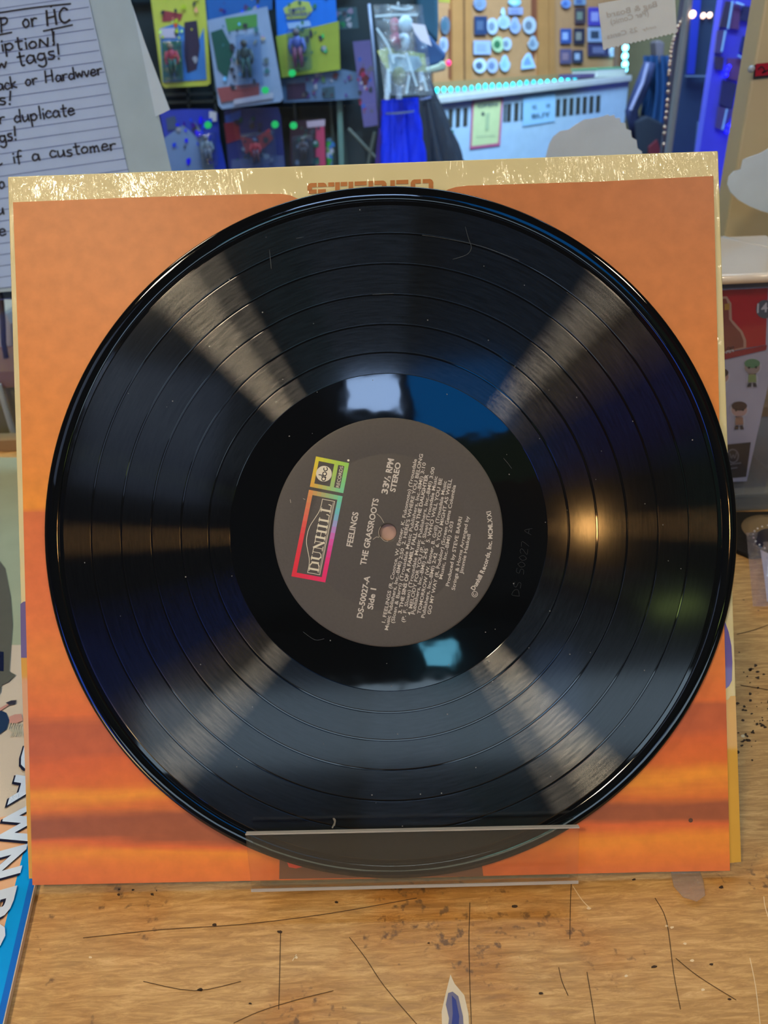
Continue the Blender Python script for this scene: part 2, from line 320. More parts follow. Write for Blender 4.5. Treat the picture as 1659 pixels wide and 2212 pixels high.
# ================================================================ the counter
GY = 0.70                                   # depth of the glass partition
def wood_table():
    m = bpy.data.materials.new('worn_counter_wood'); m.use_nodes = True; nt, nd, lk = nodes(m); b = nd['Principled BSDF']
    tc = nd.new('ShaderNodeTexCoord')
    mp = nd.new('ShaderNodeMapping'); mp.inputs['Rotation'].default_value = (0, 0, math.radians(-15)); mp.inputs['Scale'].default_value = (55, 420, 60)
    lk.new(tc.outputs['Object'], mp.inputs[0])
    g = nd.new('ShaderNodeTexNoise'); g.inputs['Scale'].default_value = 1; g.inputs['Detail'].default_value = 8; g.inputs['Roughness'].default_value = 0.78; g.inputs['Distortion'].default_value = 0.6; lk.new(mp.outputs[0], g.inputs['Vector'])
    bl = nd.new('ShaderNodeTexNoise'); bl.inputs['Scale'].default_value = 18; bl.inputs['Detail'].default_value = 6; lk.new(tc.outputs['Object'], bl.inputs['Vector'])
    r1 = nd.new('ShaderNodeValToRGB'); e = r1.color_ramp.elements
    e[0].position = .2; e[0].color = rgb(140, 104, 58); e[1].position = .72; e[1].color = rgb(229, 189, 126)
    q = r1.color_ramp.elements.new(.45); q.color = rgb(182, 138, 76); q = r1.color_ramp.elements.new(.56); q.color = rgb(205, 161, 97)
    lk.new(g.outputs['Fac'], r1.inputs[0])
    # amber varnish patches
    r2 = nd.new('ShaderNodeValToRGB'); r2.color_ramp.elements[0].position = .5; r2.color_ramp.elements[1].position = .66; lk.new(bl.outputs['Fac'], r2.inputs[0])
    mx = nd.new('ShaderNodeMix'); mx.data_type = 'RGBA'; mx.blend_type = 'MULTIPLY'; mx.inputs[7].default_value = rgb(242, 222, 188)
    lk.new(r2.outputs[0], mx.inputs[0]); lk.new(r1.outputs[0], mx.inputs[6])
    # dark pits and stains
    sp_ = nd.new('ShaderNodeTexNoise'); sp_.inputs['Scale'].default_value = 260; sp_.inputs['Detail'].default_value = 3; lk.new(tc.outputs['Object'], sp_.inputs['Vector'])
    ml = nd.new('ShaderNodeMath'); ml.operation = 'MULTIPLY'; lk.new(sp_.outputs['Fac'], ml.inputs[0]); lk.new(bl.outputs['Fac'], ml.inputs[1])
    r3 = nd.new('ShaderNodeValToRGB'); r3.color_ramp.elements[0].position = .365; r3.color_ramp.elements[1].position = .44; lk.new(ml.outputs[0], r3.inputs[0])
    m2 = nd.new('ShaderNodeMix'); m2.data_type = 'RGBA'; m2.inputs[7].default_value = rgb(120, 86, 48); lk.new(r3.outputs[0], m2.inputs[0]); lk.new(mx.outputs[2], m2.inputs[6])
    vo = nd.new('ShaderNodeTexVoronoi'); vo.inputs['Scale'].default_value = 55; lk.new(tc.outputs['Object'], vo.inputs['Vector'])
    r4 = nd.new('ShaderNodeValToRGB'); r4.color_ramp.elements[0].position = .025; r4.color_ramp.elements[0].color = (1, 1, 1, 1); r4.color_ramp.elements[1].position = .05; r4.color_ramp.elements[1].color = (0, 0, 0, 1); lk.new(vo.outputs['Distance'], r4.inputs[0])
    m3 = nd.new('ShaderNodeMix'); m3.data_type = 'RGBA'; m3.inputs[7].default_value = rgb(90, 62, 34); lk.new(r4.outputs[0], m3.inputs[0]); lk.new(m2.outputs[2], m3.inputs[6])
    lk.new(m3.outputs[2], b.inputs['Base Color'])
    b.inputs['Roughness'].default_value = 0.42
    bp = nd.new('ShaderNodeBump'); bp.inputs['Strength'].default_value = 0.35; bp.inputs['Distance'].default_value = 0.0006; lk.new(g.outputs['Fac'], bp.inputs['Height']); lk.new(bp.outputs[0], b.inputs['Normal'])
    return m
cnt = empty('counter', (0, 0.4, Z0), 'worn brown wooden shop counter covered in scratches and stains', 'counter')
TW = wood_table()
top = obj('tabletop', MB().bx(-1.3, 1.3, 0.06, GY+0.02, -0.04, 0.0), TW, cnt, bevel=0.003)
obj('side_panel', MB().bx(-1.28, -1.24, 0.1, GY, Z0, -0.04), TW, cnt); obj('side_panel', MB().bx(1.24, 1.28, 0.1, GY, Z0, -0.04), TW, cnt)
obj('front_panel', MB().bx(-1.24, 1.24, 0.12, 0.14, Z0, -0.04), TW, cnt)
tm = lambda x, y: tab(x, y, 0.0002)
sc = MB()
for a in ([(1234, 1905), (1232, 1960), (1231, 2028)], [(1207, 2090), (1214, 2120), (1227, 2150)], [(1268, 2100), (1278, 2160), (1286, 2212)],
          [(1015, 1950), (1013, 2050), (1018, 2212)], [(755, 2025), (790, 2070), (830, 2130), (900, 2212)], [(606, 2010), (604, 2110), (602, 2180)],
          [(180, 2026), (350, 2008), (520, 1997), (700, 1975), (900, 1940)], [(505, 2210), (560, 2185), (640, 2160), (720, 2140)],
          [(1460, 2070), (1510, 2110), (1590, 2160)], [(1415, 1940), (1440, 1990), (1455, 2100), (1470, 2180)], [(1592, 1370), (1625, 1362), (1659, 1350)],
          [(1600, 1480), (1659, 1490)], [(310, 2120), (420, 2140), (520, 2120)]):
    draw_line(sc, a, 1.6, tm)
obj('scratch', sc, pc(78, 54, 28, rough=.8), cnt, label='thin dark scratches in the wood', kind='stuff')
sc = MB()
for a in ([(1620, 2070), (1632, 2130), (1642, 2212)], [(1650, 1937), (1652, 1955), (1659, 1980)], [(632, 2075), (640, 2062)], [(1238, 1915), (1258, 1945), (1275, 1962)]):
    draw_line(sc, a, 1.8, tm)
for (x, y) in ((1440, 2000), (1452, 2003), (1480, 2038), (1495, 2075), (1518, 2138), (1272, 1962), (1352, 2108), (640, 2068), (195, 2068), (1605, 1590)):
    sc.poly([tm(x+random.uniform(3, 6)*math.cos(a), y+random.uniform(2, 4)*math.sin(a)) for a in [k*math.pi/3 for k in range(6)]])
obj('pale_nick', sc, pc(225, 205, 165, rough=.8), cnt, label='pale nicks where the varnish is gone', kind='stuff')
sc = MB()
for (x, y, r) in ((432, 2138, 7), (1413, 2088, 6), (1370, 1900, 4), (463, 1997, 5), (603, 2013, 5), (727, 1949, 4), (1558, 1916, 5), (1168, 2146, 5), (540, 2168, 4), (1112, 1958, 6), (1576, 2158, 4), (1537, 2083, 4), (926, 2037, 3)):
    sc.poly([tm(x+r*random.uniform(.7, 1.5)*math.cos(a), y+r*random.uniform(.4, .8)*math.sin(a)) for a in [k*math.pi/4 for k in range(8)]])
for k in range(60):
    cx, cy = random.choice(((1610, 1420), (1625, 1450), (1640, 1520), (1620, 1580), (1650, 1570), (270, 1925), (330, 1918), (1600, 1600), (1608, 1530)))
    x, y = cx+random.gauss(0, 16), cy+random.gauss(0, 14); r = random.uniform(1.5, 5)
    if y < 1918 and x < 1560: continue
    sc.poly([tm(x+r*random.uniform(.5, 1.6)*math.cos(a), y+r*random.uniform(.4, 1.1)*math.sin(a)) for a in [j*math.pi/3 for j in range(6)]])
obj('dark_pit', sc, pc(60, 42, 24, rough=.8), cnt, label='dark pits and specks in the wood', kind='stuff')
ch = MB(); ch.poly([tm(*p) for p in ((973, 2105), (982, 2125), (1003, 2150), (1012, 2190), (1014, 2230), (955, 2230), (954, 2185), (962, 2150))], 0)
ch.poly([tab(x, y, .0004) for x, y in ((968, 2145), (978, 2142), (990, 2152), (1000, 2195), (1002, 2230), (966, 2230), (970, 2200), (963, 2170))], 1)
ch.poly([tab(x, y, .0005) for x, y in ((976, 2150), (985, 2160), (992, 2195), (990, 2230), (974, 2230), (978, 2190))], 2)
obj('paint_chip', ch, [pc(215, 200, 170), pc(110, 105, 130), pc(45, 55, 130)], cnt, label='pointed pale chip in the wood with blue paint showing')
# torn clear tape
tp = MB(); o_ = [(1448, 1880), (1510, 1878), (1520, 1905), (1523, 1935), (1505, 1948), (1475, 1938), (1455, 1915)]
tp.prism([tab(x, y, .0012+.0012*random.random()) for x, y in o_], (0, 0, .0003))
obj('clear_tape', tp, clearmat('crinkled_tape', (235, 225, 210), .18, .12, .002, 420, 2.0), label='scrap of crinkled clear tape on the counter under the sleeve right corner', cat='tape')
# ================================================================ the poster lying on the counter, left
def tz(x, y): return tab(x, y, 0.0032)
# right edge of the slab runs on the counter from (8,2212) to (75,1912) and on behind the record
eA = tab(8, 2212, .003); eB = tab(76, 1912, .003); ed = (eB-eA).normalized(); en = Vector((-ed.y, ed.x, 0))
pst = empty('comic_poster', (eA.x-.1, .4, 0), 'glossy comic art board lying flat at the left with blue border and big white letters', 'poster')
c0 = eA-ed*0.05; c1 = eA+ed*0.52
sl = [c0, c1, c1+en*0.42, c0+en*0.42]
sl = [Vector((p.x, p.y, .0004)) for p in sl]
obj('board', MB().prism(sl, (0, 0, .0026)), mat('poster_card', (215, 200, 178), 0.25, coat=.6, scale=12), pst)
def strip(a, b, w0, w1, z): return [Vector(((eA+ed*a+en*w0).x, (eA+ed*a+en*w0).y, z)), Vector(((eA+ed*b+en*w0).x, (eA+ed*b+en*w0).y, z)), Vector(((eA+ed*b+en*w1).x, (eA+ed*b+en*w1).y, z)), Vector(((eA+ed*a+en*w1).x, (eA+ed*a+en*w1).y, z))]
sA = lambda y, x=30: (tab(x, y)-eA).dot(ed)
g = MB(); g.poly(strip(-.05, sA(1760), .0004, .003, .0031)); obj('border_print', g, pc(20, 110, 205, rough=.25, coat=.6), pst)
g = MB(); g.poly(strip(-.05, sA(1790), .003, .009, .0031)); obj('border_print', g, pc(0, 160, 235, rough=.25, coat=.6), pst)
g = MB(); g.poly(strip(sA(2040), sA(1770), .009, .10, .0031)); obj('art_print', g, pc(238, 186, 145, rough=.25, coat=.6), pst)
g = MB(); g.poly(strip(-.05, sA(2040), .009, .10, .0031)); obj('border_print', g, pc(0, 165, 238, rough=.25, coat=.6), pst)
g = MB(); g.poly([tz(-150, 1393), tz(90, 1393), tz(140, 988), tz(-260, 988)]); obj('art_print', g, pc(168, 178, 150, rough=.2, coat=.6, scale=25), pst)
tz2 = lambda x, y: tab(x, y, 0.0036); tz3 = lambda x, y: tab(x, y, .0038)
g = MB(); g.poly([tz2(*p) for p in ((-90, 1200), (0, 1212), (12, 1228), (24, 1290), (28, 1350), (24, 1400), (20, 1450), (34, 1458), (20, 1472), (4, 1480), (0, 1500), (-90, 1520))], 0)
g.poly([tz3(*p) for p in ((-20, 1405), (8, 1408), (8, 1450), (-20, 1448))], 1)
obj('figure_print', g, [pc(98, 98, 88, rough=.25, coat=.5), pc(25, 32, 60, rough=.25)], pst)
g = MB(); g.poly([tz2(*p) for p in ((-40, 1530), (0, 1533), (14, 1540), (20, 1556), (14, 1575), (0, 1585), (-40, 1590))], 0)
g.poly([tz3(*p) for p in ((20, 1548), (32, 1543), (46, 1542), (50, 1556), (36, 1562), (20, 1562))], 1)
g.poly([tz3(*p) for p in ((-10, 1535), (18, 1519), (18, 1524), (-8, 1541))], 1)
g.poly([tz3(*p) for p in ((12, 1518), (24, 1513), (36, 1512), (32, 1521), (20, 1523))], 2)
for k in range(6): draw_line(g, [(22+k*5, 1563), (18+k*5, 1574), (28+k*4, 1582), (22+k*5, 1590)], 2, tz3, 3)
obj('figure_print', g, [pc(38, 60, 90, rough=.25), pc(205, 150, 135, rough=.25), pc(60, 58, 70, rough=.25), pc(190, 185, 160, rough=.25)], pst)
# lettering reading down the board
for ch_, ya, yb in (('D', 1625, 1682), ('A', 1686, 1750), ('W', 1754, 1842), ('N', 1847, 1908), ('P', 1934, 1996), ('O', 2004, 2075)):
    for k, (nm, b_, z, col) in enumerate((('letter_outline', .062, .0038, (30, 30, 52)), ('letter', .045, .0041, (214, 228, 244)))):
        vs, fs = glyphs(ch_, b_); v0 = glyphs(ch_, .045)[0]; x0 = min(v.x for v in v0); x1 = max(v.x for v in v0)
        s0, s1 = sA(ya), sA(yb); g = MB(); out = []
        for v in vs:
            s_ = s0+(s1-s0)*(v.x-x0)/(x1-x0); t_ = v.y/CAPH*.0135
            q_ = eA+ed*(s_+t_*.12-(.0006 if k == 0 else 0))+en*(.0215-t_+(.0007 if k == 0 else 0)); out.append(Vector((q_.x, q_.y, z)))
        g.add(out, fs); obj(nm, g, pc(*col, rough=.25, coat=.4), pst)
# ================================================================ easel, jacket, sleeve, record  (all in the leaning frame)
n_jf, n_sf = -0.0040, -0.0030
jac = [pl(*p, n_jf) for p in ((16, 381), (1552, 325), (1602, 1863), (63, 1899))]
acre = mat('acrylic_edge', (205, 200, 190), 0.15, trans=0.35)
eu0, eu1 = pl(530, 1803, .008).x, pl(1252, 1790, .008).x
lt0, lt1 = pl(530, 1803, .008).y, pl(1252, 1788, .008).y
vb = -0.1544
eas = empty('display_easel', (0, vb, -.008), 'clear acrylic easel with a low front lip holding the record upright', 'stand', M4=MF)
bb = -0.0015
lip = MB(); lb0, lb1 = pl(545, 1914, .0055), pl(1246, 1896, .0055); lip.prism([(eu0, lt0, .0055), (eu1, lt1, .0055), tuple(lb1), tuple(lb0)], (0, 0, .0025))
acr = clearmat('clear_acrylic_sheet', (250, 244, 230), .03, .02, 0, 30, 1.0)
obj('lip', lip, acr, eas, MF, bevel=.0003)
le = MB(); le.prism([(eu0, lt0+.0003, .0054), (eu1, lt1+.0003, .0054), (eu1, lt1-.0002, .0054), (eu0, lt0-.0002, .0054)], (0, 0, .0027)); obj('lip_edge', le, acre, eas, MF)
obj('tray', MB().prism([(lb0.x, vb, -.0075), (lb1.x, vb, -.0075), (lb1.x, lb1.y, .0055), (lb0.x, lb0.y, .0055)], (0, -.0011, 0)), acr, eas, MF)
obj('lower_edge', MB().prism([(lb0.x, lb0.y, .0078), (lb1.x, lb1.y, .0078), (lb1.x, lb1.y-.0012, .0078), (lb0.x, lb0.y-.0012, .0078)], (0, 0, .0006)), acre, eas, MF)
obj('back_plate', MB().bx(eu0+.003, eu1-.002, vb, .02, -.0075, -.0062), acr, eas, MF)
# rear strut from the plate's top down to the counter
A = MF@Vector((-.04, .0, -.0095)); B = MF@Vector((.04, .0, -.0095))
st = MB(); st.prism([A, B, Vector((B.x, A.y+.105, .0005)), Vector((A.x, A.y+.105, .0005))], (0, .002, 0)); obj('rear_strut', st, acr, eas)
# jacket
def cream_mat():
    m = bpy.data.materials.new('shrink_wrapped_card'); m.use_nodes = True; nt, nd, lk = nodes(m); b = nd['Principled BSDF']
    tc = nd.new('ShaderNodeTexCoord'); n1 = nd.new('ShaderNodeTexNoise'); n1.inputs['Scale'].default_value = 30; lk.new(tc.outputs['Object'], n1.inputs['Vector'])
    r = nd.new('ShaderNodeValToRGB'); r.color_ramp.elements[0].color = rgb(214, 205, 146); r.color_ramp.elements[1].color = rgb(232, 222, 168); lk.new(n1.outputs['Fac'], r.inputs[0]); lk.new(r.outputs[0], b.inputs['Base Color'])
    b.inputs['Roughness'].default_value = .55; b.inputs['Coat Weight'].default_value = 1; b.inputs['Coat Roughness'].default_value = .08
    mp = nd.new('ShaderNodeMapping'); mp.inputs['Rotation'].default_value = (0, 0, math.radians(24)); mp.inputs['Scale'].default_value = (330, 110, 100); lk.new(tc.outputs['Object'], mp.inputs[0])
    n2 = nd.new('ShaderNodeTexNoise'); n2.inputs['Scale'].default_value = 1; n2.inputs['Detail'].default_value = 3; n2.inputs['Distortion'].default_value = 1.5; lk.new(mp.outputs[0], n2.inputs['Vector'])
    sx = nd.new('ShaderNodeSeparateXYZ'); lk.new(tc.outputs['Object'], sx.inputs[0])     # film is loose and puckered near the side seams
    ab = nd.new('ShaderNodeMath'); ab.operation = 'ABSOLUTE'; lk.new(sx.outputs[0], ab.inputs[0])
    mr = nd.new('ShaderNodeMapRange'); mr.inputs[1].default_value = .03; mr.inputs[2].default_value = .10; mr.inputs[3].default_value = .25; mr.inputs[4].default_value = 1; lk.new(ab.outputs[0], mr.inputs[0])
    bp = nd.new('ShaderNodeBump'); bp.inputs['Distance'].default_value = .0012
    n3 = nd.new('ShaderNodeTexNoise'); n3.inputs['Scale'].default_value = 55; n3.inputs['Detail'].default_value = 1; lk.new(tc.outputs['Object'], n3.inputs['Vector'])
    r3 = nd.new('ShaderNodeMapRange'); r3.inputs[1].default_value = .38; r3.inputs[2].default_value = .56; r3.inputs[3].default_value = .25; r3.inputs[4].default_value = 1; lk.new(n3.outputs['Fac'], r3.inputs[0])
    m3 = nd.new('ShaderNodeMath'); m3.operation = 'MULTIPLY'; lk.new(mr.outputs[0], m3.inputs[0]); lk.new(r3.outputs[0], m3.inputs[1]); lk.new(m3.outputs[0], bp.inputs['Strength']); lk.new(n2.outputs['Fac'], bp.inputs['Height']); lk.new(bp.outputs[0], b.inputs['Coat Normal'])
    return m
CRM = cream_mat()
jk = empty('record_jacket', (0, jac[3].y, n_jf), 'cream album jacket in shrink wrap standing behind the orange sleeve', 'album cover', M4=MF)
obj('cardboard', MB().prism(jac, (0, 0, -.0020)), CRM, jk, MF, bevel=.0006)
JM = lambda x, y: pl(x, y, n_jf+.0002)
jp = lambda pts: MB().poly([JM(*p) for p in pts])
obj('purple_print', jp([(44, 1305), (50, 1300), (90, 1292), (90, 1421), (45.5, 1421)]), pc(112, 100, 150, coat=.5), jk, MF)
obj('ochre_print', jp([(45.5, 1421), (120, 1421), (400, 1880), (62.5, 1898)]), pc(222, 168, 66, coat=.5), jk, MF)
obj('purple_print', jp([(1540, 1335), (1565, 1340), (1574, 1365), (1580, 1395), (1582, 1430), (1581, 1470), (1575, 1482), (1565, 1490), (1540, 1490)]), pc(108, 96, 168, coat=.5), jk, MF)
obj('ochre_print', jp([(1500, 1510), (1573, 1512), (1578, 1504), (1589, 1503), (1601, 1862), (1400, 1880)]), pc(218, 170, 62, coat=.5), jk, MF)
# heavy stencil STEREO (its lower half lies behind the record)
st = MB()
def rr(x0, y0, x1, y1): # px rect on the letter row, row slopes up to the right
    f = lambda x, y: JM(x, y-(x-800)*0.035)
    st.poly([f(x0, y0), f(x1, y0), f(x1, y1), f(x0, y1)])
T = 391
def octo(x0, x1, tl, tr):
    f = lambda x, y: JM(x, y-(x-800)*0.035); r = 7
    p = [f(x0, T+9), f(x0, T+r), f(x0+r*.4, T+2), f(x0+r, T)] if tl else [f(x0, T+9), f(x0, T)]
    p += [f(x1-r, T), f(x1-r*.4, T+2), f(x1, T+r), f(x1, T+9)] if tr else [f(x1, T), f(x1, T+9)]
    st.poly(p)
octo(664, 684, True, False); octo(687, 706, False, True); rr(664, T+9, 674, T+16); rr(667, T+14, 684, T+23); rr(687, T+14, 704, T+23); rr(697, T+23, 707, T+34)
rr(709, T, 722, T+9); rr(724, T, 734, T+36); rr(736, T, 750, T+9)
for x in (753, 837+6-1): pass
rr(753, T, 763, T+36); rr(766, T, 792, T+9); rr(766, T+14, 788, T+23); rr(766, T+28, 792, T+36)
rr(796, T, 806, T+36); octo(809, 835, False, True); rr(825, T+9, 835, T+16); rr(809, T+14, 830, T+22); rr(823, T+22, 834, T+36)
rr(843, T, 853, T+36); rr(856, T, 882, T+9); rr(856, T+14, 878, T+23); rr(856, T+28, 882, T+36)
octo(887, 909, True, False); octo(913, 936, False, True); rr(887, T+9, 897, T+30); rr(926, T+9, 936, T+30); rr(890, T+28, 909, T+36); rr(913, T+28, 933, T+36)
obj('stereo_print', st, pc(186, 118, 52), jk, MF, label='brown blocky word STEREO')
# printed inner sleeve with the thumb notch
def sunset():
    m = bpy.data.materials.new('sunset_print'); m.use_nodes = True; nt, nd, lk = nodes(m); b = nd['Principled BSDF']
    tc = nd.new('ShaderNodeTexCoord'); sx = nd.new('ShaderNodeSeparateXYZ'); lk.new(tc.outputs['Generated'], sx.inputs[0])
    mp = nd.new('ShaderNodeMapping'); mp.inputs['Scale'].default_value = (1.6, 14, 1); lk.new(tc.outputs['Generated'], mp.inputs[0])
    nz = nd.new('ShaderNodeTexNoise'); nz.inputs['Scale'].default_value = 1.4; nz.inputs['Detail'].default_value = 5; lk.new(mp.outputs[0], nz.inputs['Vector'])
    mr = nd.new('ShaderNodeMapRange'); mr.inputs[1].default_value = .3; mr.inputs[2].default_value = .7; mr.inputs[3].default_value = -.016; mr.inputs[4].default_value = .016; lk.new(nz.outputs['Fac'], mr.inputs[0])
    lowm = nd.new('ShaderNodeMath'); lowm.operation = 'LESS_THAN'; lowm.inputs[1].default_value = .40; lk.new(sx.outputs[1], lowm.inputs[0])
    dd = nd.new('ShaderNodeMath'); dd.operation = 'MULTIPLY'; lk.new(mr.outputs[0], dd.inputs[0]); lk.new(lowm.outputs[0], dd.inputs[1])
    ad = nd.new('ShaderNodeMath'); ad.operation = 'ADD'; lk.new(sx.outputs[1], ad.inputs[0]); lk.new(dd.outputs[0], ad.inputs[1])
    r = nd.new('ShaderNodeValToRGB'); r.color_ramp.interpolation = 'LINEAR'
    stops = [(0.0, (232, 112, 56)), (.02, (240, 122, 52)), (.045, (246, 140, 48)), (.062, (228, 100, 52)), (.075, (168, 82, 52)), (.10, (166, 80, 52)), (.118, (228, 110, 48)), (.135, (250, 148, 46)), (.155, (232, 106, 44)),
             (.19, (226, 98, 48)), (.205, (206, 92, 54)), (.235, (198, 90, 54)), (.25, (236, 110, 52)), (.29, (238, 120, 54)), (.34, (242, 128, 56)), (.38, (240, 118, 60)), (.45, (236, 112, 62)), (.548, (232, 112, 62)), (.552, (248, 158, 54)), (.62, (244, 152, 66)), (.78, (234, 146, 74)), (1.0, (216, 138, 78))]
    stops = [(p, (c[0], c[1]+14, c[2]+8)) if p < .55 else (p, c) for p, c in stops]
    el = r.color_ramp.elements; el[0].position = stops[0][0]; el[0].color = rgb(*stops[0][1]); el[1].position = 1; el[1].color = rgb(*stops[-1][1])
    for p, c in stops[1:-1]: q = el.new(p); q.color = rgb(*c)
    lk.new(ad.outputs[0], r.inputs[0])
    # darker towards the printed sky's right
    m2 = nd.new('ShaderNodeMix'); m2.data_type = 'RGBA'; m2.blend_type = 'MULTIPLY'; m2.inputs[7].default_value = (.78, .74, .85, 1)
    pr = nd.new('ShaderNodeMath'); pr.operation = 'MULTIPLY'; lk.new(sx.outputs[0], pr.inputs[0])
    up = nd.new('ShaderNodeMapRange'); up.inputs[1].default_value = .5; up.inputs[2].default_value = 1; lk.new(sx.outputs[1], up.inputs[0]); lk.new(up.outputs[0], pr.inputs[1])
    lk.new(pr.outputs[0], m2.inputs[0]); lk.new(r.outputs[0], m2.inputs[6])
    fg = nd.new('ShaderNodeTexNoise'); fg.inputs['Scale'].default_value = 45; fg.inputs['Detail'].default_value = 8; lk.new(tc.outputs['Generated'], fg.inputs['Vector'])
    fr = nd.new('ShaderNodeMapRange'); fr.inputs[1].default_value = .3; fr.inputs[2].default_value = .7; fr.inputs[3].default_value = .92; fr.inputs[4].default_value = 1.06; lk.new(fg.outputs['Fac'], fr.inputs[0])
    vm = nd.new('ShaderNodeVectorMath'); vm.operation = 'SCALE'; lk.new(m2.outputs[2], vm.inputs[0]); lk.new(fr.outputs[0], vm.inputs['Scale']); lk.new(vm.outputs[0], b.inputs['Base Color'])
    b.inputs['Roughness'].default_value = .42; b.inputs['Specular IOR Level'].default_value = .35
    big = nd.new('ShaderNodeTexNoise'); big.inputs['Scale'].default_value = 3; lk.new(tc.outputs['Generated'], big.inputs['Vector'])
    bp = nd.new('ShaderNodeBump'); bp.inputs['Strength'].default_value = .5; bp.inputs['Distance'].default_value = .002; lk.new(big.outputs['Fac'], bp.inputs['Height']); lk.new(bp.outputs[0], b.inputs['Normal'])
    return m
edge = [(28, 437), (300, 426), (560, 419), (610, 419), (628, 422), (645, 430), (665, 445), (720, 470), (800, 480), (880, 470), (930, 440), (950, 420), (968, 409), (985, 404), (1010, 401), (1300, 392), (1541, 380), (1549, 700), (1561, 1200), (1577, 1881), (1400, 1884), (830, 1897), (70, 1912), (60, 1500), (45, 900)]
sv = empty('inner_sleeve', (0, pl(830, 1897, n_sf).y, n_sf), 'orange sunset printed paper sleeve directly behind the vinyl record', 'record sleeve', M4=MF)
obj('paper', MB().prism([pl(x, y, n_sf) for x, y in edge], (0, 0, -.0006)), sunset(), sv, MF)
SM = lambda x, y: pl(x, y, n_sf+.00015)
obj('brown_print', MB().poly([SM(*p) for p in ((603, 1899), (606, 1780), (1030, 1780), (1044, 1892))]), pc(122, 88, 74), sv, MF, label='grey brown block printed at the bottom edge')  # the grey brown tone is part of the sleeve print
obj('red_print', MB().poly([pl(x, y, n_sf+.0003) for x, y in ((620, 1862), (635, 1866), (655, 1872), (640, 1876), (624, 1873))]), pc(225, 80, 60), sv, MF)
q = MB(); q.poly([SM(1492+5*math.cos(a), 1772+5*math.sin(a)) for a in [k*math.pi/4 for k in range(8)]]); obj('nick', q, pc(96, 66, 50), sv, MF, label='small dark hole in the paper')
q = MB(); q.poly([SM(838+30*math.cos(a), 1150+30*math.sin(a)) for a in [k*math.pi/8 for k in range(16)]]); obj('pale_print', q, pc(196, 160, 140), sv, MF)
# ---- the record
def vinyl(groove):
    m = bpy.data.materials.new('vinyl_groove' if groove else 'vinyl_smooth'); m.use_nodes = True; nt, nd, lk = nodes(m); b = nd['Principled BSDF']
    tc = nd.new('ShaderNodeTexCoord')
    b.inputs['Base Color'].default_value = (.004, .005, .006, 1); b.inputs['IOR'].default_value = 1.55
    if not groove:
        b.inputs['Roughness'].default_value = .04
        n = nd.new('ShaderNodeTexNoise'); n.inputs['Scale'].default_value = 45; lk.new(tc.outputs['Object'], n.inputs['Vector'])
        bp = nd.new('ShaderNodeBump'); bp.inputs['Strength'].default_value = .25; bp.inputs['Distance'].default_value = .0004; lk.new(n.outputs['Fac'], bp.inputs['Height']); lk.new(bp.outputs[0], b.inputs['Normal'])
        return m
    b.inputs['Roughness'].default_value = .10
    tg = nd.new('ShaderNodeTangent'); tg.direction_type = 'RADIAL'; tg.axis = 'Z'
    # ring number -> loud and quiet passages
    vl = nd.new('ShaderNodeVectorMath'); vl.operation = 'LENGTH'; sep = nd.new('ShaderNodeSeparateXYZ'); cmb = nd.new('ShaderNodeCombineXYZ')
    lk.new(tc.outputs['Object'], sep.inputs[0]); lk.new(sep.outputs[0], cmb.inputs[0]); lk.new(sep.outputs[1], cmb.inputs[1]); lk.new(cmb.outputs[0], vl.inputs[0])
    at2 = nd.new('ShaderNodeMath'); at2.operation = 'ARCTAN2'; lk.new(sep.outputs[1], at2.inputs[0]); lk.new(sep.outputs[0], at2.inputs[1])
    c2 = nd.new('ShaderNodeCombineXYZ'); mu = nd.new('ShaderNodeMath'); mu.operation = 'MULTIPLY'; mu.inputs[1].default_value = 900; lk.new(vl.outputs['Value'], mu.inputs[0]); lk.new(mu.outputs[0], c2.inputs[0])
    m8 = nd.new('ShaderNodeMath'); m8.operation = 'MULTIPLY'; m8.inputs[1].default_value = 9; lk.new(at2.outputs[0], m8.inputs[0]); lk.new(m8.outputs[0], c2.inputs[1])
    n1 = nd.new('ShaderNodeTexNoise'); n1.inputs['Scale'].default_value = 1; n1.inputs['Detail'].default_value = 5; n1.inputs['Roughness'].default_value = .7; lk.new(c2.outputs[0], n1.inputs['Vector'])
    ag = nd.new('ShaderNodeBsdfAnisotropic'); ag.distribution = 'GGX'; ag.inputs['Roughness'].default_value = .29; ag.inputs['Anisotropy'].default_value = .98; ag.inputs['Rotation'].default_value = 0
    lk.new(tg.outputs[0], ag.inputs['Tangent'])
    cr = nd.new('ShaderNodeMapRange'); cr.inputs[1].default_value = .35; cr.inputs[2].default_value = .7; cr.inputs[3].default_value = .03; cr.inputs[4].default_value = .075; lk.new(n1.outputs['Fac'], cr.inputs[0])
    lk.new(cr.outputs[0], ag.inputs['Color'])
    sh = nd.new('ShaderNodeAddShader'); lk.new(b.outputs[0], sh.inputs[0]); lk.new(ag.outputs[0], sh.inputs[1]); lk.new(sh.outputs[0], nd['Material Output'].inputs[0])
    b.inputs['Specular IOR Level'].default_value = .28
    return m
MM = .001
prof = [(3.6, -.9), (50.5, -.9), (69.2, -.9)]
mi = [1, 1]
gaps = [78.6, 90.8, 103.8, 117.2, 130.4]
prof += [(69.4, -.82)]; mi.append(1)
for g_ in gaps:
    prof += [(g_-.5, -.82), (g_-.3, -.90), (g_+.3, -.90), (g_+.5, -.82)]; mi += [0, 1, 1, 1]
prof += [(142.6, -.82), (143.0, -.92), (144.6, -.92), (145.2, -.55), (146.3, -.30), (147.6, -.12), (149.0, -.05), (150.2, -.2), (150.8, -.5), (151.0, -1.0), (150.6, -1.6), (149.6, -1.9), (145.0, -1.7), (142.0, -1.5), (3.6, -1.5)]
mi += [0] + [1]*14
mi.append(1)
p2 = []; m2_ = []
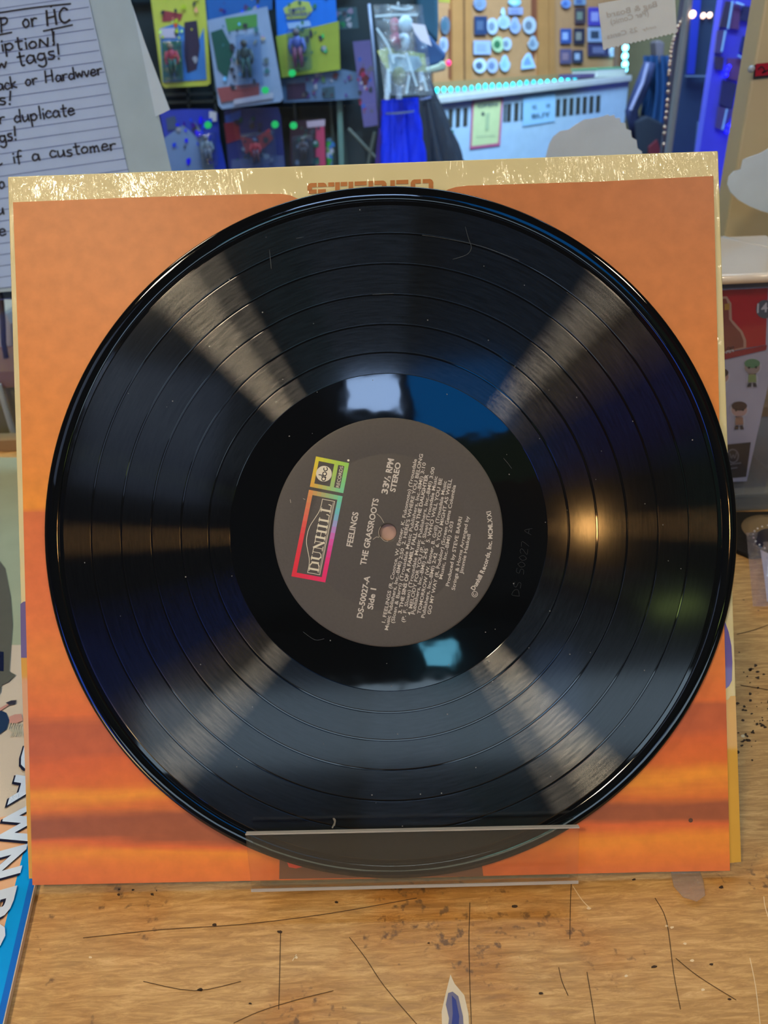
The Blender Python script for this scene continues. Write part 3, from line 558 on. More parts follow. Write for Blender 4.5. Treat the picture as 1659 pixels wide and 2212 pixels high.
for i, (a, z) in enumerate(prof):
    pr_, nx_ = prof[i-1], prof[(i+1) % len(prof)]
    if i and (a < 143.5 or z < -.85):
        L_ = math.hypot(a-pr_[0], z-pr_[1]); k_ = min(.06/L_, .3); p2.append((a+(pr_[0]-a)*k_, z+(pr_[1]-z)*k_)); m2_.append(mi[i-1])
    p2.append((a, z)); m2_.append(mi[i])
    if a < 143.5 or z < -.85:
        L_ = math.hypot(a-nx_[0], z-nx_[1]); k_ = min(.06/L_, .3); p2.append((a+(nx_[0]-a)*k_, z+(nx_[1]-z)*k_)); m2_.append(mi[i])
prof = [(r*MM, z*MM) for r, z in p2]; mi = m2_
rec = empty('vinyl_record', (0, -.151, 0), 'large glossy black vinyl record with dark grey paper label leaning on the orange sleeve', 'record', M4=MF)
MR = MF.copy(); 
mb_ = MB().lathe(prof, 256, mi, close=True)
obj('disc', mb_, [vinyl(True), vinyl(False)], rec, MR, smooth=True)
lp = [(3.7, -.88), (3.7, -.72), (4.3, -.60), (8, -.62), (33.8, -.62), (34.2, -.70), (34.6, -.62), (49.2, -.60), (49.8, -.66), (50.0, -.88)]
lab = obj('paper_label', MB().lathe([(r*MM, z*MM) for r, z in lp], 160), mat('label_paper', (84, 80, 74), 0.5, var=.05, scale=900, bump=.15), rec, MR, smooth=True)
NL = -.00052
LM = lambda x, y: pl(x, y, NL)
white = pc(214, 208, 196); 
big = MB()
for s, a, e, h, bo in (('FEELINGS', (760.3, 1181.6), (774.4, 1107.3), 12.5, .026), ('THE GRASSROOTS', (790, 1221.7), (818.2, 1078.1), 12.5, .026),
                    ('33', (836.4, 1068), (841, 1044.5), 13, .030), ('RPM', (845.8, 1022), (851, 992), 13, .030), ('STEREO', (853.3, 1063.4), (865.9, 1000), 11.5, .030),
                    ('1', (834.6, 1043), (835.3, 1039.5), 6.5, .01), ('/', (841.8, 1041), (843.6, 1033), 13, .01), ('3', (843.6, 1035), (844.8, 1029), 6.5, .01),
                    ('DS-50027-A', (782.2, 1336), (799.4, 1245), 12, .026), ('Side 1', (805, 1317), (812.6, 1271.8), 12, .026)):
    put_text(big, s, LM, a, e, h, bo)
obj('title_print', big, white, lab, MR)
sm = MB()
for s, a, e, bo in (("1. FEELINGS (R. Coonce, W. Entner, K. Fukomoto) (Trousdale", (831.8, 1345.6), (900.7, 992.3), .014),
    ("Music Publishers, Inc.-BMI) 2:50  2. HERE'S WHERE YOU BELONG", (838, 1361.7), (914, 981.3), .016),
    ("(Sloan & Barri) (Trousdale Music Publishers, Inc.-BMI) 3:10", (851.3, 1346.5), (920.3, 999.9), .012),
    ("3. THE SINS OF A FAMILY FALL ON THE DAUGHTER", (867, 1325.6), (925.4, 1025.5), .030),
    ("(P. F. Sloan) (Trousdale Music Publishers, Inc.-BMI) 3:00", (874, 1344.6), (939.3, 1009.8), .012),
    ("4. MELODY FOR YOU (P. F. Sloan) (Trousdale Music", (887.4, 1329.4), (945.4, 1029.3), .016),
    ("Publishers, Inc.-BMI) 2:45   5. WHO WILL YOU BE", (896, 1327.5), (955.8, 1034), .016),
    ("TOMORROW (W. Entner, B. Grill) (Trousdale Music", (908.3, 1326.6), (965.3, 1039.8), .016),
    ("Publishers, Inc.-BMI) 2:42   6. YOU MIGHT AS WELL", (916.9, 1335.1), (976.7, 1035), .016),
    ("GO MY WAY (R. Podolor) (Screen Gems Columbia", (930.2, 1327.5), (984.9, 1048.3), .016),
    ("Music, Inc.-BMI) 2:03", (955.2, 1251.5), (979.9, 1127), .012),
    ("Produced by STEVE BARRI", (970, 1266.7), (998.5, 1117.3), .016),
    ("Strings & Horns Arranged by", (982.4, 1275.3), (1013.7, 1115.7), .012),
    ("Jimmie Haskell", (999.5, 1240), (1016.6, 1154.7), .012)):
    put_text(sm, s, LM, a, e, 7.6, bo)
obj('track_list_print', sm, white, lab, MR, label='small white track listing')
cv = MB(); cc = (838, 1148)
txt = "Dunhill Records, Inc. MCMLXXI"
wd_ = []
for chh in txt:
    if chh == ' ': wd_.append(.32)
    else:
        vs, _ = glyphs(chh, .03); wd_.append(max(v.x for v in vs)-min(v.x for v in vs)+.07)
a0, a1 = math.radians(-34.5), math.radians(11.5); R_ = 226; tot = sum(wd_); acc = 0
for chh, w_ in zip(txt, wd_):
    if chh != ' ':
        f0 = acc/tot; f1 = (acc+w_-.07)/tot; A0 = a0+(a1-a0)*f0; A1 = a0+(a1-a0)*f1
        put_text(cv, chh, LM, (cc[0]+R_*math.cos(A0), cc[1]-R_*math.sin(A0)), (cc[0]+R_*math.cos(A1), cc[1]-R_*math.sin(A1)), 9.5, .03)
    acc += w_
ax, ay = 1025.5, 1283.5
draw_line(cv, [(ax+6*math.cos(k*math.pi/8), ay+6*math.sin(k*math.pi/8)) for k in range(17)], 1.3, LM)
draw_line(cv, [(ax+2.8*math.cos(a), ay+2.8*math.sin(a)) for a in [-.5+k*.55 for k in range(9)]], 1.3, LM)
obj('copyright_print', cv, white, lab, MR, label='curved white copyright line')
# rainbow framed logo
def quad(P): # P: four px corners a(s0,t0) b(s1,t0) c(s1,t1) d(s0,t1)
    def f(s, t):
        x = (1-s)*(1-t)*P[0][0]+s*(1-t)*P[1][0]+s*t*P[2][0]+(1-s)*t*P[3][0]
        y = (1-s)*(1-t)*P[0][1]+s*(1-t)*P[1][1]+s*t*P[2][1]+(1-s)*t*P[3][1]
        return x, y
    return f
D = quad([(702.6, 1258.2), (740.2, 1072), (667.4, 1057.8), (629.4, 1244.9)])
E = quad([(741.5, 1065.4), (754.2, 1000.3), (681.7, 985.6), (668.4, 1051.2)])
def bar(q, s0, t0, s1, t1, wid, colf, mb, cols, n=10):
    for i in range(n):
        a, b_ = i/n, (i+1)/n
        sa, ta, sb, tb = s0+(s1-s0)*a, t0+(t1-t0)*a, s0+(s1-s0)*b_, t0+(t1-t0)*b_
        ws, wt = wid
        P = [q(sa, ta), q(sb, tb), q(sb+ws, tb+wt), q(sa+ws, ta+wt)]
        mb.poly([pl(x, y, NL+.00002) for x, y in P], len(cols)); cols.append(colf((s0+s1)/2*(1-0)+0 if False else sa, ta))
def ramp(stops, x):
    for (a, ca), (b_, cb) in zip(stops, stops[1:]):
        if x <= b_: t = (x-a)/(b_-a); return tuple(int(ca[i]+(cb[i]-ca[i])*t) for i in range(3))
    return stops[-1][1]
low = [(0, (240, 45, 110)), (.2, (240, 50, 130)), (.45, (225, 95, 185)), (.62, (175, 165, 220)), (.75, (120, 205, 220)), (.9, (120, 220, 190)), (1, (130, 220, 150))]
hig = [(0, (235, 45, 60)), (.4, (240, 60, 60)), (.7, (245, 110, 70)), (1, (245, 165, 80))]
def cD(s, t):
    a = ramp(low, s); b_ = ramp(hig, s); t = max(0, min(1, t)); return tuple(int(a[i]*(1-t)+b_[i]*t) for i in range(3))
def cE(s, t):
    a = ramp([(0, (130, 220, 165)), (1, (165, 220, 85))], s); b_ = ramp([(0, (250, 180, 60)), (1, (240, 230, 50))], s); return tuple(int(a[i]*(1-t)+b_[i]*t) for i in range(3))
fr = MB(); cols = []
ts, tt_ = .052, .13
bar(D, 0, 0, 1, 0, (0, tt_), cD, fr, cols, 14); bar(D, 0, 1-tt_, 1, 1-tt_, (0, tt_), cD, fr, cols, 14)
bar(D, 0, tt_, 0, 1-tt_, (ts, 0), cD, fr, cols, 6); bar(D, 1-ts, tt_, 1-ts, 1-tt_, (ts, 0), cD, fr, cols, 6)
es, et = .13, .12
bar(E, 0, 0, 1, 0, (0, et), cE, fr, cols, 6); bar(E, 0, 1-et, 1, 1-et, (0, et*.9), cE, fr, cols, 6)
bar(E, 0, et, 0, 1-et, (es, 0), cE, fr, cols, 6); bar(E, 1-es, et, 1-es, 1-et, (es, 0), cE, fr, cols, 6); bar(E, es, .30, 1-es, .30, (0, .12), cE, fr, cols, 4)
obj('logo_frame_print', fr, [pc(*c) for c in cols], lab, MR, label='two rainbow coloured outlined boxes')
lg = MB(); NL3 = NL+.00003
def DL(s, t): x, y = D(s, t); return pl(x, y, NL3)
# cartouche outline: straight base, ends, bell shaped top
def line_st(pts, w, mb, Q):
    P = [Q(*p) for p in pts]; draw_line(mb, P, w, lambda x, y: pl(x, y, NL3), 0, 3)
b0, hgt = .23, .36
for o_ in (0,):
    line_st([(.075, .20), (.925, .20)], 1.3, lg, D); line_st([(.925, .20), (.925, .56)], 1.3, lg, D); line_st([(.075, .20), (.075, .56)], 1.3, lg, D)
    line_st([(.075, .56), (.2, .57), (.30, .66), (.40, .76), (.5, .79), (.60, .76), (.70, .66), (.80, .57), (.925, .56)], 1.3, lg, D)
    line_st([(.09, .235), (.91, .235)], .8, lg, D)
# serif capitals drawn as thick and thin bars
def gl(x0, w, bars):
    for (a, b_, c, d, k) in bars:   # thick bar polygon
        pts = [(x0+a*w, .27+b_*.26), (x0+c*w, .27+d*.26)]
        P = [D(*p) for p in pts]; draw_line(lg, P, k, lambda x, y: pl(x, y, NL3))
lw = .105; x = .10
TH, TN = 4.4, 1.4
def serif(cx, y_): return (cx-.2, y_, cx+.2, y_, TN)
gl(x, .12, [(.2, 0, .2, 1, TH), serif(.2, 0), serif(.2, 1), (.2, 1, .55, 1, TN), (.2, 0, .55, 0, TN), (.55, 1, .82, .82, 2.4), (.82, .85, .84, .15, TH), (.84, .18, .55, 0, 2.4)]); x += .125
gl(x, .12, [(.2, .2, .2, 1, TH), serif(.2, 1), (.2, .2, .4, 0, 3), (.4, 0, .65, .05, 1.8), (.65, .05, .78, .25, TN), (.78, .2, .78, 1, TN), serif(.78, 1)]); x += .122
gl(x, .12, [(.18, 0, .18, 1, TN), serif(.18, 0), (.18, 1, .78, 0, TH), (.78, 0, .78, 1, TN), serif(.78, 1), (0, 1, .2, 1, TN)]); x += .12
gl(x, .12, [(.2, 0, .2, 1, TH), (.78, 0, .78, 1, TH), serif(.2, 0), serif(.2, 1), serif(.78, 0), serif(.78, 1), (.2, .5, .78, .5, TN)]); x += .125
gl(x, .12, [(.25, 0, .25, 1, TH), serif(.25, 0), serif(.25, 1)]); x += .068
gl(x, .12, [(.25, 0, .25, 1, TH), serif(.25, 0), serif(.25, 1), (.3, 0, .8, 0, TN), (.8, 0, .85, .3, 2)]); x += .115
gl(x, .12, [(.25, 0, .25, 1, TH), serif(.25, 0), serif(.25, 1), (.3, 0, .8, 0, TN), (.8, 0, .85, .3, 2)])
ex_, ey_ = E(.5, .66)
lg.poly([pl(ex_+17*math.cos(a), ey_+17*math.sin(a), NL3) for a in [k*math.pi/16 for k in range(32)]], 0)
put_text(lg, 'RECORDS', lambda x, y: pl(x, y, NL3), E(.15, .15), E(.85, .15), 7, .01)
lg.poly([pl(752.5+2.5*math.cos(a), 994.5+2.5*math.sin(a), NL3) for a in [k*math.pi/5 for k in range(10)]], 0)
obj('logo_lettering', lg, pc(235, 230, 205), lab, MR, label='cream logo lettering')
ab = MB(); p0 = E(.30, .60); p1 = E(.70, .60)
for i, (a_, c_) in enumerate(((.335, 0), (.5, 0), (.66, 0))):
    c = E(a_, .64); draw_line(ab, [(c[0]+4.0*math.cos(w), c[1]+4.0*math.sin(w)) for w in ([k*math.pi/6 for k in range(13)] if i < 2 else [-1.2+k*math.pi/6+.2 for k in range(10)])], 1.9, lambda x, y: pl(x, y, NL3+.00003))
    if i == 0: draw_line(ab, [E(a_+.062, .58), E(a_+.062, .71)], 1.9, lambda x, y: pl(x, y, NL3+.00003))
    if i == 1: draw_line(ab, [E(a_-.062, .60), E(a_-.062, .80)], 1.9, lambda x, y: pl(x, y, NL3+.00003))
obj('logo_letters', ab, pc(30, 28, 26), lab, MR, label='dark lower case letters on the pale disc')
# tear marks round the spindle hole
tr = MB(); draw_line(tr, [(814, 1110), (822, 1117), (829, 1129)], 1.2, LM); draw_line(tr, [(806, 1165), (813, 1160), (819, 1160), (818, 1148), (822, 1138)], 1.2, LM); draw_line(tr, [(822, 1160), (830, 1168), (838, 1169)], 1.2, LM)
draw_line(tr, [(627, 1079), (628, 1086)], 1, LM); draw_line(tr, [(655, 1077), (659, 1079)], 1, LM)
obj('tear_mark', tr, pc(190, 178, 160), lab, MR, kind='stuff')
# scribed matrix number in the dead wax, lint on the grooves
NW = -.00084
et_ = MB(); put_strokes(et_, 'DS 50027 A', lambda x, y: pl(x, y, NW), (1122, 1288), (1150, 1138), 16, .8)
obj('scribed_number', et_, pc(30, 34, 36), rec, MR, label='faint scratched number')
ln = MB(); ND = -.00074
for a in ([(1005, 490), (1012, 515), (1018, 535), (1008, 550), (978, 560)], [(912, 508), (960, 515), (1040, 532), (1120, 562)], [(640, 515), (655, 512)], [(582, 540), (586, 580)], [(805, 636), (850, 634)], [(1088, 990), (1098, 1002), (1105, 1012)], [(655, 1365), (680, 1382), (700, 1380)]):
    draw_line(ln, a, .9, lambda x, y: pl(x, y, ND))
obj('hair', ln, pc(62, 68, 70), rec, MR, label='fine hairs and lint', kind='stuff')
q = MB(); draw_line(q, [(722, 1783), (724, 1772), (720, 1768), (723, 1776), (718, 1788)], 3, lambda x, y: pl(x, y, ND)); 
for _ in range(70):
    a = random.uniform(0, 6.28); r = random.uniform(260, 700); x, y = 838+r*math.cos(a), 1150+r*math.sin(a); d_ = random.uniform(.5, 1.3)
    q.poly([pl(x-d_, y-d_, ND), pl(x+d_, y-d_, ND), pl(x+d_, y+d_, ND), pl(x-d_, y+d_, ND)])
obj('dust', q, pc(130, 130, 125), rec, MR, kind='stuff', label='dust specks')
# ================================================================ right: boxed figure in a clear case, bag with button
BY = tab(1600, 1105).y+.015; z_b = at(1600, 1046, BY).z
cs = empty('boxed_figurine', (.33, BY+.06, z_b), 'red and grey boxed collectible figurine in a clear protector right of the record', 'toy box')
pA = at(1480, 600, BY); bx0 = pA.x; pB = at(1668, 604, BY)
ztop = at(1600, 622, BY).z; bw = at(1614, 1040, BY).x
carton = mat('carton_grey', (188, 190, 210), .35, coat=.3)
obj('carton', MB().bx(bx0, bw, BY, BY+.105, z_b+.002, ztop), carton, cs, bevel=.0008)
fm = lambda x, y: at(x, y, BY-.0004); fm2 = lambda x, y: at(x, y, BY-.0008); fm3 = lambda x, y: at(x, y, BY-.0011)
def pr(name, pts, col, f=fm, par=cs, rough=.3, **k): return obj(name, MB().poly([f(*p) for p in pts]), pc(*col, rough=rough), par, **k)
pr('red_print', [(1500, 630), (1659, 622), (1654, 745), (1500, 770)], (200, 24, 42))
pr('red_print', [(1500, 776), (1657, 745), (1655, 756), (1500, 792)], (165, 28, 48), fm2)
pr('window_print', [(1500, 645), (1570, 640), (1580, 655), (1581, 690), (1590, 700), (1604, 716), (1612, 735), (1612, 752), (1500, 775)], (205, 160, 140), fm2)
pr('figure_print', [(1500, 650), (1568, 645), (1574, 660), (1575, 690), (1584, 702), (1599, 718), (1606, 736), (1606, 750), (1500, 772)], (150, 78, 66), fm3)
pr('figure_print', [(1565, 657), (1576, 655), (1576, 669), (1565, 670)], (200, 150, 60), lambda x, y: at(x, y, BY-.0014))
g = MB(); g.poly([fm2(1652+19*math.cos(a), 668+20*math.sin(a)) for a in [k*math.pi/12 for k in range(24)]]); obj('number_badge', g, pc(92, 100, 112), cs)
g = MB(); put_text(g, '149', fm3, (1635, 676), (1672, 672), 20, .02, slant=.15); obj('number_lettering', g, pc(222, 222, 228), cs); g = MB(); put_text(g, 'AN', fm3, (1568, 764), (1585, 760), 13, .02, slant=.15)
obj('name_lettering', g, pc(222, 222, 228), cs)
pr('dark_print', [(1500, 968), (1622, 955), (1612, 1030), (1500, 1040)], (28, 28, 36))
g = MB()
draw_line(g, [(1583+12*math.cos(k*.45), 985+14*math.sin(k*.45)) for k in range(15)], 3, fm2); draw_line(g, [(1577, 980), (1580, 990), (1584, 982), (1587, 990), (1591, 978)], 2, fm2)
draw_line(g, [(1572, 1004), (1600, 1000)], 3, fm2); draw_line(g, [(1572, 1013), (1592, 1010)], 3, fm2); obj('seal_print', g, pc(110, 112, 122), cs)
def mini(cx, cy, s, hat, skin, body, legs):
    g = MB(); e = lambda a, b_, rx, ry, z, m: g.poly([at(cx+(a+rx*math.cos(w))*s, cy+(b_+ry*math.sin(w))*s, BY-.0004-z*.0003) for w in [k*math.pi/8 for k in range(16)]], m)
    e(0, 0, 20, 19, 0, 4); e(0, 28, 13, 18, 0, 4)
    e(0, 2, 17, 14, 1, 1); e(0, -7, 17, 10, 2, 0); e(-7, 2, 2.4, 3, 2, 3); e(8, 1, 2.4, 3, 2, 3)
    g.poly([at(cx+a*s, cy+b_*s, BY-.0010) for a, b_ in ((-8, 17), (8, 17), (9, 34), (-9, 34))], 2)
    g.poly([at(cx+a*s, cy+b_*s, BY-.0010) for a, b_ in ((-8, 35), (-1, 35), (-2, 44), (-11, 44))], 3); g.poly([at(cx+a*s, cy+b_*s, BY-.0010) for a, b_ in ((1, 35), (8, 35), (10, 44), (2, 44))], 3)
    obj('figurine_print', g, [pc(*hat), pc(*skin), pc(*body), pc(*legs), pc(205, 206, 218)], cs, label='small printed big-headed figurine')
mini(1625, 792, 1.0, (92, 150, 110), (165, 150, 145), (140, 165, 105), (50, 48, 55))
mini(1597, 884, 1.0, (70, 48, 42), (200, 165, 155), (170, 130, 105), (60, 50, 52)); mini(1557, 812, 1.0, (60, 45, 45), (190, 155, 145), (100, 90, 95), (50, 48, 55))
clr = clearmat('clear_plastic', (240, 242, 248), .02, .05)
pw = MB(); e_ = .004
cx0, cx1, cy0, cy1, ct = bx0-e_, bw+.012, BY-.006, BY+.125, ztop+.008
for b_ in ((cx0, cx1, cy0, cy0+.0006, z_b, ct), (cx0, cx1, cy1, cy1+.0006, z_b, ct), (cx0, cx0+.0006, cy0, cy1, z_b, ct), (cx1, cx1+.0006, cy0, cy1, z_b, ct)): pw.bx(*b_)
obj('protector', pw, clr, cs, label='clear plastic protector walls')
tpm = mat('frosted_lid', (205, 196, 186), .3, scale=8, coat=.4)
obj('protector_lid', MB().bx(cx0, cx1+.025, cy0, cy1, ct, ct+.0015), tpm, cs, label='pale plastic lid', bevel=.0006)
obj('lid_rim', MB().tube([(cx0, cy0, ct), (cx1+.025, cy0, ct)], .0036, 8), mat('lid_rim', (225, 214, 200), .25, coat=.5), cs, smooth=True)
obj('lid_rim', MB().tube([(cx0, cy1, ct), (cx1-.01, cy1, ct)], .0022, 8), mat('lid_rim', (225, 214, 200), .25, coat=.5), cs, smooth=True)
obj('lid_rim', MB().tube([(cx1-.01, cy1, ct), (cx1+.035, cy0, ct)], .0025, 8), mat('lid_rim', (225, 214, 200), .25, coat=.5), cs, smooth=True)
# clear riser under it
rs = empty('clear_riser', (.33, BY+.05, 0), 'low scuffed clear plastic riser under the boxed figurine', 'riser')
rc = clearmat('scuffed_plastic', (190, 198, 205), .22, .15, .001, 60)
obj('riser_top', MB().bx(bx0-.02, bw+.09, BY-.015, BY+.13, z_b-.0045, z_b-.0005), rc, rs, bevel=.0006)
obj('riser_front', MB().bx(bx0-.02, bw+.09, BY-.015, BY-.011, .0005, z_b-.0045), rc, rs)
for xx in (bx0-.02, bw+.086): obj('riser_side', MB().bx(xx, xx+.004, BY-.011, BY+.13, .0005, z_b-.0045), rc, rs)
q = [tab(1500, 1115), tab(1700, 1112), tab(1700, 1205), tab(1620, 1210), tab(1588, 1196), tab(1500, 1190)]  # black sheet put in where the counter turns dark before the riser
obj('black_sheet', MB().prism([Vector((p.x, p.y, .0004)) for p in q], (0, 0, .0035)), mat('black_matte', (24, 21, 16), .95, bump=.6, scale=200), label='flat black sheet added for the dark area in front of the clear riser', cat='dark_sheet', bevel=.001)
# small plastic bag holding a button and card
bg = empty('badge_bag', tab(1650, 1220), 'small clear plastic bag with dark round badge at the right edge', 'plastic bag')
zz = lambda x, y, z: tab(x, y, z)
bgp = MB(); nx, ny = 8, 12; vs = []
for j in range(ny+1):
    for i in range(nx+1):
        x = 1612+i*(110/nx)+j*1.2; y = 1150+j*(160/ny); vs.append(zz(x, y, .0055+.0022*math.sin(i*1.7+j*.9)+random.uniform(0, .0015)))
bgp.add(vs, [(j*(nx+1)+i, j*(nx+1)+i+1, (j+1)*(nx+1)+i+1, (j+1)*(nx+1)+i) for j in range(ny) for i in range(nx)])
obj('film', bgp, clearmat('bag_film', (235, 225, 232), .12, .08, .001, 250, 2.0), bg, smooth=True)
obj('card', MB().prism([zz(*p, .0045) for p in ((1642, 1186), (1720, 1180), (1730, 1300), (1657, 1300), (1650, 1240))], (0, 0, .0006)), pc(186, 200, 222, rough=.4), bg)
cb = zz(1692, 1172, .004)
obj('badge', MB().lathe([(0, .003), (.016, .0026), (.0235, .001), (.0242, -.0015), (.0, -.002)], 32, M4=Matrix.Translation(cb)), pc(34, 32, 48, rough=.2), bg, smooth=True)
db = MB()
for k in range(26):
    a = math.pi*2*k/26; db.ball(cb+Vector((.0205*math.cos(a), .0205*math.sin(a), .0022)), .0007, seg=6, rings=4)
obj('badge_dots', db, pc(215, 215, 222), bg)
obj('second_badge', MB().lathe([(0, .003), (.016, .0026), (.0235, .001), (.0242, -.0015), (0, -.002)], 32, M4=Matrix.Translation(cb+Vector((.002, .016, -.0005)))), pc(130, 112, 84, rough=.25), bg, smooth=True)
# ================================================================ glass partition and what is stuck on it
gp = empty('glass_partition', (0, GY, 0), 'clear glass partition standing along the back of the counter', 'partition')
glm = clearmat('window_glass', (246, 250, 253), .0, .0)
obj('pane', MB().bx(-1.25, 1.25, GY, GY+.004, .012, .8), glm, gp)
obj('bottom_rail', MB().bx(-1.27, 1.27, GY-.006, GY+.012, .0005, .012), mat('rail_wood', (150, 118, 76), .5, scale=30), gp)
GF = GY-.0012
gm = lambda x, y: at(x, y, GF)
nt_ = empty('handwritten_note', at(120, 620, GF), 'lined paper note with black handwriting on laminate taped to the glass at upper left', 'note')
obj('laminate_sheet', MB().prism([gm(*p) for p in ((-120, -60), (268, -60), (282, 0), (300, 62), (371, 372), (420, 600), (-120, 640))], (0, .0005, 0)), pc(166, 196, 214, rough=.3), nt_, label='pale laminate border')
obj('folded_flap', MB().prism([at(*p, GF-.0010) for p in ((286, 12), (312, 90), (367, 237), (336, 252), (300, 80))], (0, .0004, 0)), pc(190, 218, 240, rough=.4), nt_)
obj('lined_paper', MB().prism([at(*p, GF-.0008) for p in ((-120, -60), (178, -60), (275, 362), (336, 596), (-120, 630))], (0, .0004, 0)), pc(172, 202, 245, rough=.8, var=.04), nt_, label='blue tinted ruled paper')
rl = MB()
for k in range(-2, 27):
    y0 = 12+k*24.2; xr = 188+(y0-14)*.236
    draw_line(rl, [(-110, y0+22), (xr-2, y0-.145*(xr-50))], 1.3, lambda x, y: at(x, y, GF-.0010))
obj('ruled_line', rl, pc(72, 88, 150), nt_, kind='stuff')
hw = MB(); H = lambda x, y: at(x, y, GF-.0013)
for s, a, e, h, w_ in (('P', (3, 70), (22, 68), 32, 4), ('or', (50, 60), (84, 57), 34, 4), ('HC', (103, 56), (158, 48), 32, 4.5), ('iptioN!', (2, 110), (126, 97), 28, 4),
                       ('w', (-6, 149), (20, 147), 26, 4), ('tags!', (40, 142), (138, 124), 32, 4), ('back or Hardwver', (-20, 198), (224, 160), 25, 3.6), ('s!', (-2, 226), (32, 224), 28, 4),
                       ('r duplicate', (0, 268), (165, 248), 27, 3.6), ('gs!', (0, 308), (42, 300), 28, 4), ('- if a customer', (-10, 358), (254, 322), 26, 3.6),
                       ('uo', (-16, 410), (14, 407), 28, 3.6), ('su', (-20, 464), (12, 461), 26, 3.6), ('le', (-8, 510), (16, 508), 26, 3.6)):
    put_strokes(hw, s, H, a, e, h, w_)
for a in ([(-10, 29), (70, 17), (152, 8)], [(94, 67), (156, 54)], [(-10, 77), (25, 70)], [(110, 15), (112, 12)], [(112, 62), (117, 96)]): draw_line(hw, a, 3.6, H)
obj('handwriting', hw, pc(28, 26, 36, rough=.7), nt_, label='black marker handwriting')
# small price note, seen from behind
pn = empty('price_note', at(1380, 110, GF), 'small pale note with pinked edge stuck on the glass, its text mirrored', 'note')
pts = [(1292, 8), (1380, -8), (1440, -30), (1457, -30), (1460, 30), (1462, 70)]
n_ = 34
for k in range(1, n_): pts.append((1462-(159)*k/n_, 70+37*k/n_+(2.0 if k % 2 else -1.2)))
pts += [(1303, 107), (1298, 60)]
obj('paper', MB().prism([gm(*p) for p in pts], (0, .0005, 0)), pc(218, 232, 236, rough=.8), pn)
mt = MB()
for s, a, e, h in (('Bag & Board', (1312, 38), (1420, 14), 12), ('(Per Comic)', (1320, 53), (1402, 33), 12), ('25 Cents', (1312, 84), (1378, 68), 10), ('only', (1388, 67), (1418, 60), 6)):
    put_text(mt, s, lambda x, y: at(x, y, GF-.0004), a, e, h, .01, mirror=True)
obj('show_through_text', mt, pc(196, 200, 196), pn)
def cloud(pts, label):
    obj('cloud_cutout', MB().prism([gm(*p) for p in pts], (0, .0008, 0)), pc(206, 226, 240, rough=.85), label=label, cat='paper cutout', group='cloud shaped paper cutouts on the glass')
cl = [(1175, 360), (1180, 335), (1186, 312), (1195, 295), (1210, 283), (1228, 280), (1245, 268), (1262, 258), (1280, 256), (1300, 252), (1314, 247)]
for k in range(12):
    a = k/11; cl.append((1318+a*66+(3 if k % 2 else -1), 249+a*a*70+a*12+(-3 if k % 2 else 2)))
cl += [(1386, 335), (1392, 345), (1394, 370), (1200, 380)]
cloud(cl, 'pale cloud shaped paper cutout on the glass above the jacket top edge')
cloud([(1680, 300), (1659, 322), (1640, 332), (1622, 338), (1605, 345), (1600, 366), (1585, 370), (1574, 382), (1571, 398), (1578, 415), (1595, 432), (1620, 446), (1645, 456), (1690, 468)], 'pale cloud shaped paper cutout on the glass at the right edge')
# light wooden post behind the glass, right
PY = GY+.05
po = empty('wooden_post', at(1640, 600, PY), 'pale varnished wooden post behind the glass at the right edge', 'post')
pa = [at(1650, -60, PY), at(1640, 60, PY)]; xl = at(1589, 370, PY).x+.012
obj('post_board', MB().bx(xl-.012, xl+.16, PY, PY+.03, Z0, 1.0), mat('pale_pine', (252, 212, 160), .4, scale=9, var=.1), po, bevel=.002)
rd = lambda x, y: at(x, y, PY-.001)
obj('sticker', MB().prism([rd(*p) for p in ((1630, 140), (1700, 130), (1700, 164), (1628, 171))], (0, .0006, 0)), pc(60, 50, 55), po)
obj('sticker', MB().poly([at(x, y, PY-.0014) for x, y in ((1633, 138), (1700, 131), (1700, 158), (1631, 165))]), pc(200, 20, 50), po, label='red sticker')
g = MB(); draw_line(g, [(1638, 150), (1645, 144), (1652, 152), (1646, 158), (1662, 150)], 3, lambda x, y: at(x, y, PY-.0018)); obj('sticker_mark', g, pc(70, 20, 35), po)
obj('hook', MB().ball(at(1623, 149, PY-.004), .003), pc(200, 200, 205, rough=.2), po, smooth=True)
obj('blue_tag', MB().prism([at(x, y, GF-.02) for x, y in ((1645, 548), (1659, 515), (1690, 500), (1690, 560), (1659, 556))], (0, .001, 0)), pc(110, 170, 225), label='small light blue tag above the figurine box lid', cat='tag')
# strap and cable behind the glass, far left
obj('black_cable', MB().tube([at(-12, 600, .78), at(2, 640, .78), at(6, 690, .78), at(8, 740, .78), at(18, 800, .78), at(30, 840, .78)], .0028, 8), mat('black_plastic', (20, 20, 20), .4), label='black cable hanging behind the glass at the left edge', cat='cable', smooth=True)
obj('cream_bag', MB().prism([at(*p, .82) for p in ((-60, 670), (10, 672), (24, 700), (28, 790), (-60, 812))], (0, .05, 0)), pc(196, 186, 168, rough=.7, bump=.5), label='cream folded bag behind the glass at the left edge', cat='bag', bevel=.004)
kr = empty('wooden_crate', at(0, 960, GY+.06), 'brown wooden crate behind the glass at the left edge', 'crate')
obj('rim', MB().prism([at(*p, GY+.035) for p in ((-80, 808), (60, 800), (60, 836), (-80, 842))], (0, .1, 0)), pc(128, 84, 46, rough=.4), kr)
obj('panel', MB().prism([at(*p, GY+.04) for p in ((-80, 838), (60, 832), (60, 1010), (-80, 1015))], (0, .1, 0)), pc(134, 116, 74, rough=.5), kr)
obj('pale_strap', MB().tube([at(-4, 830, GY+.03), at(12, 880, GY+.03), at(30, 940, GY+.03)], .003, 8), pc(185, 180, 165), kr)
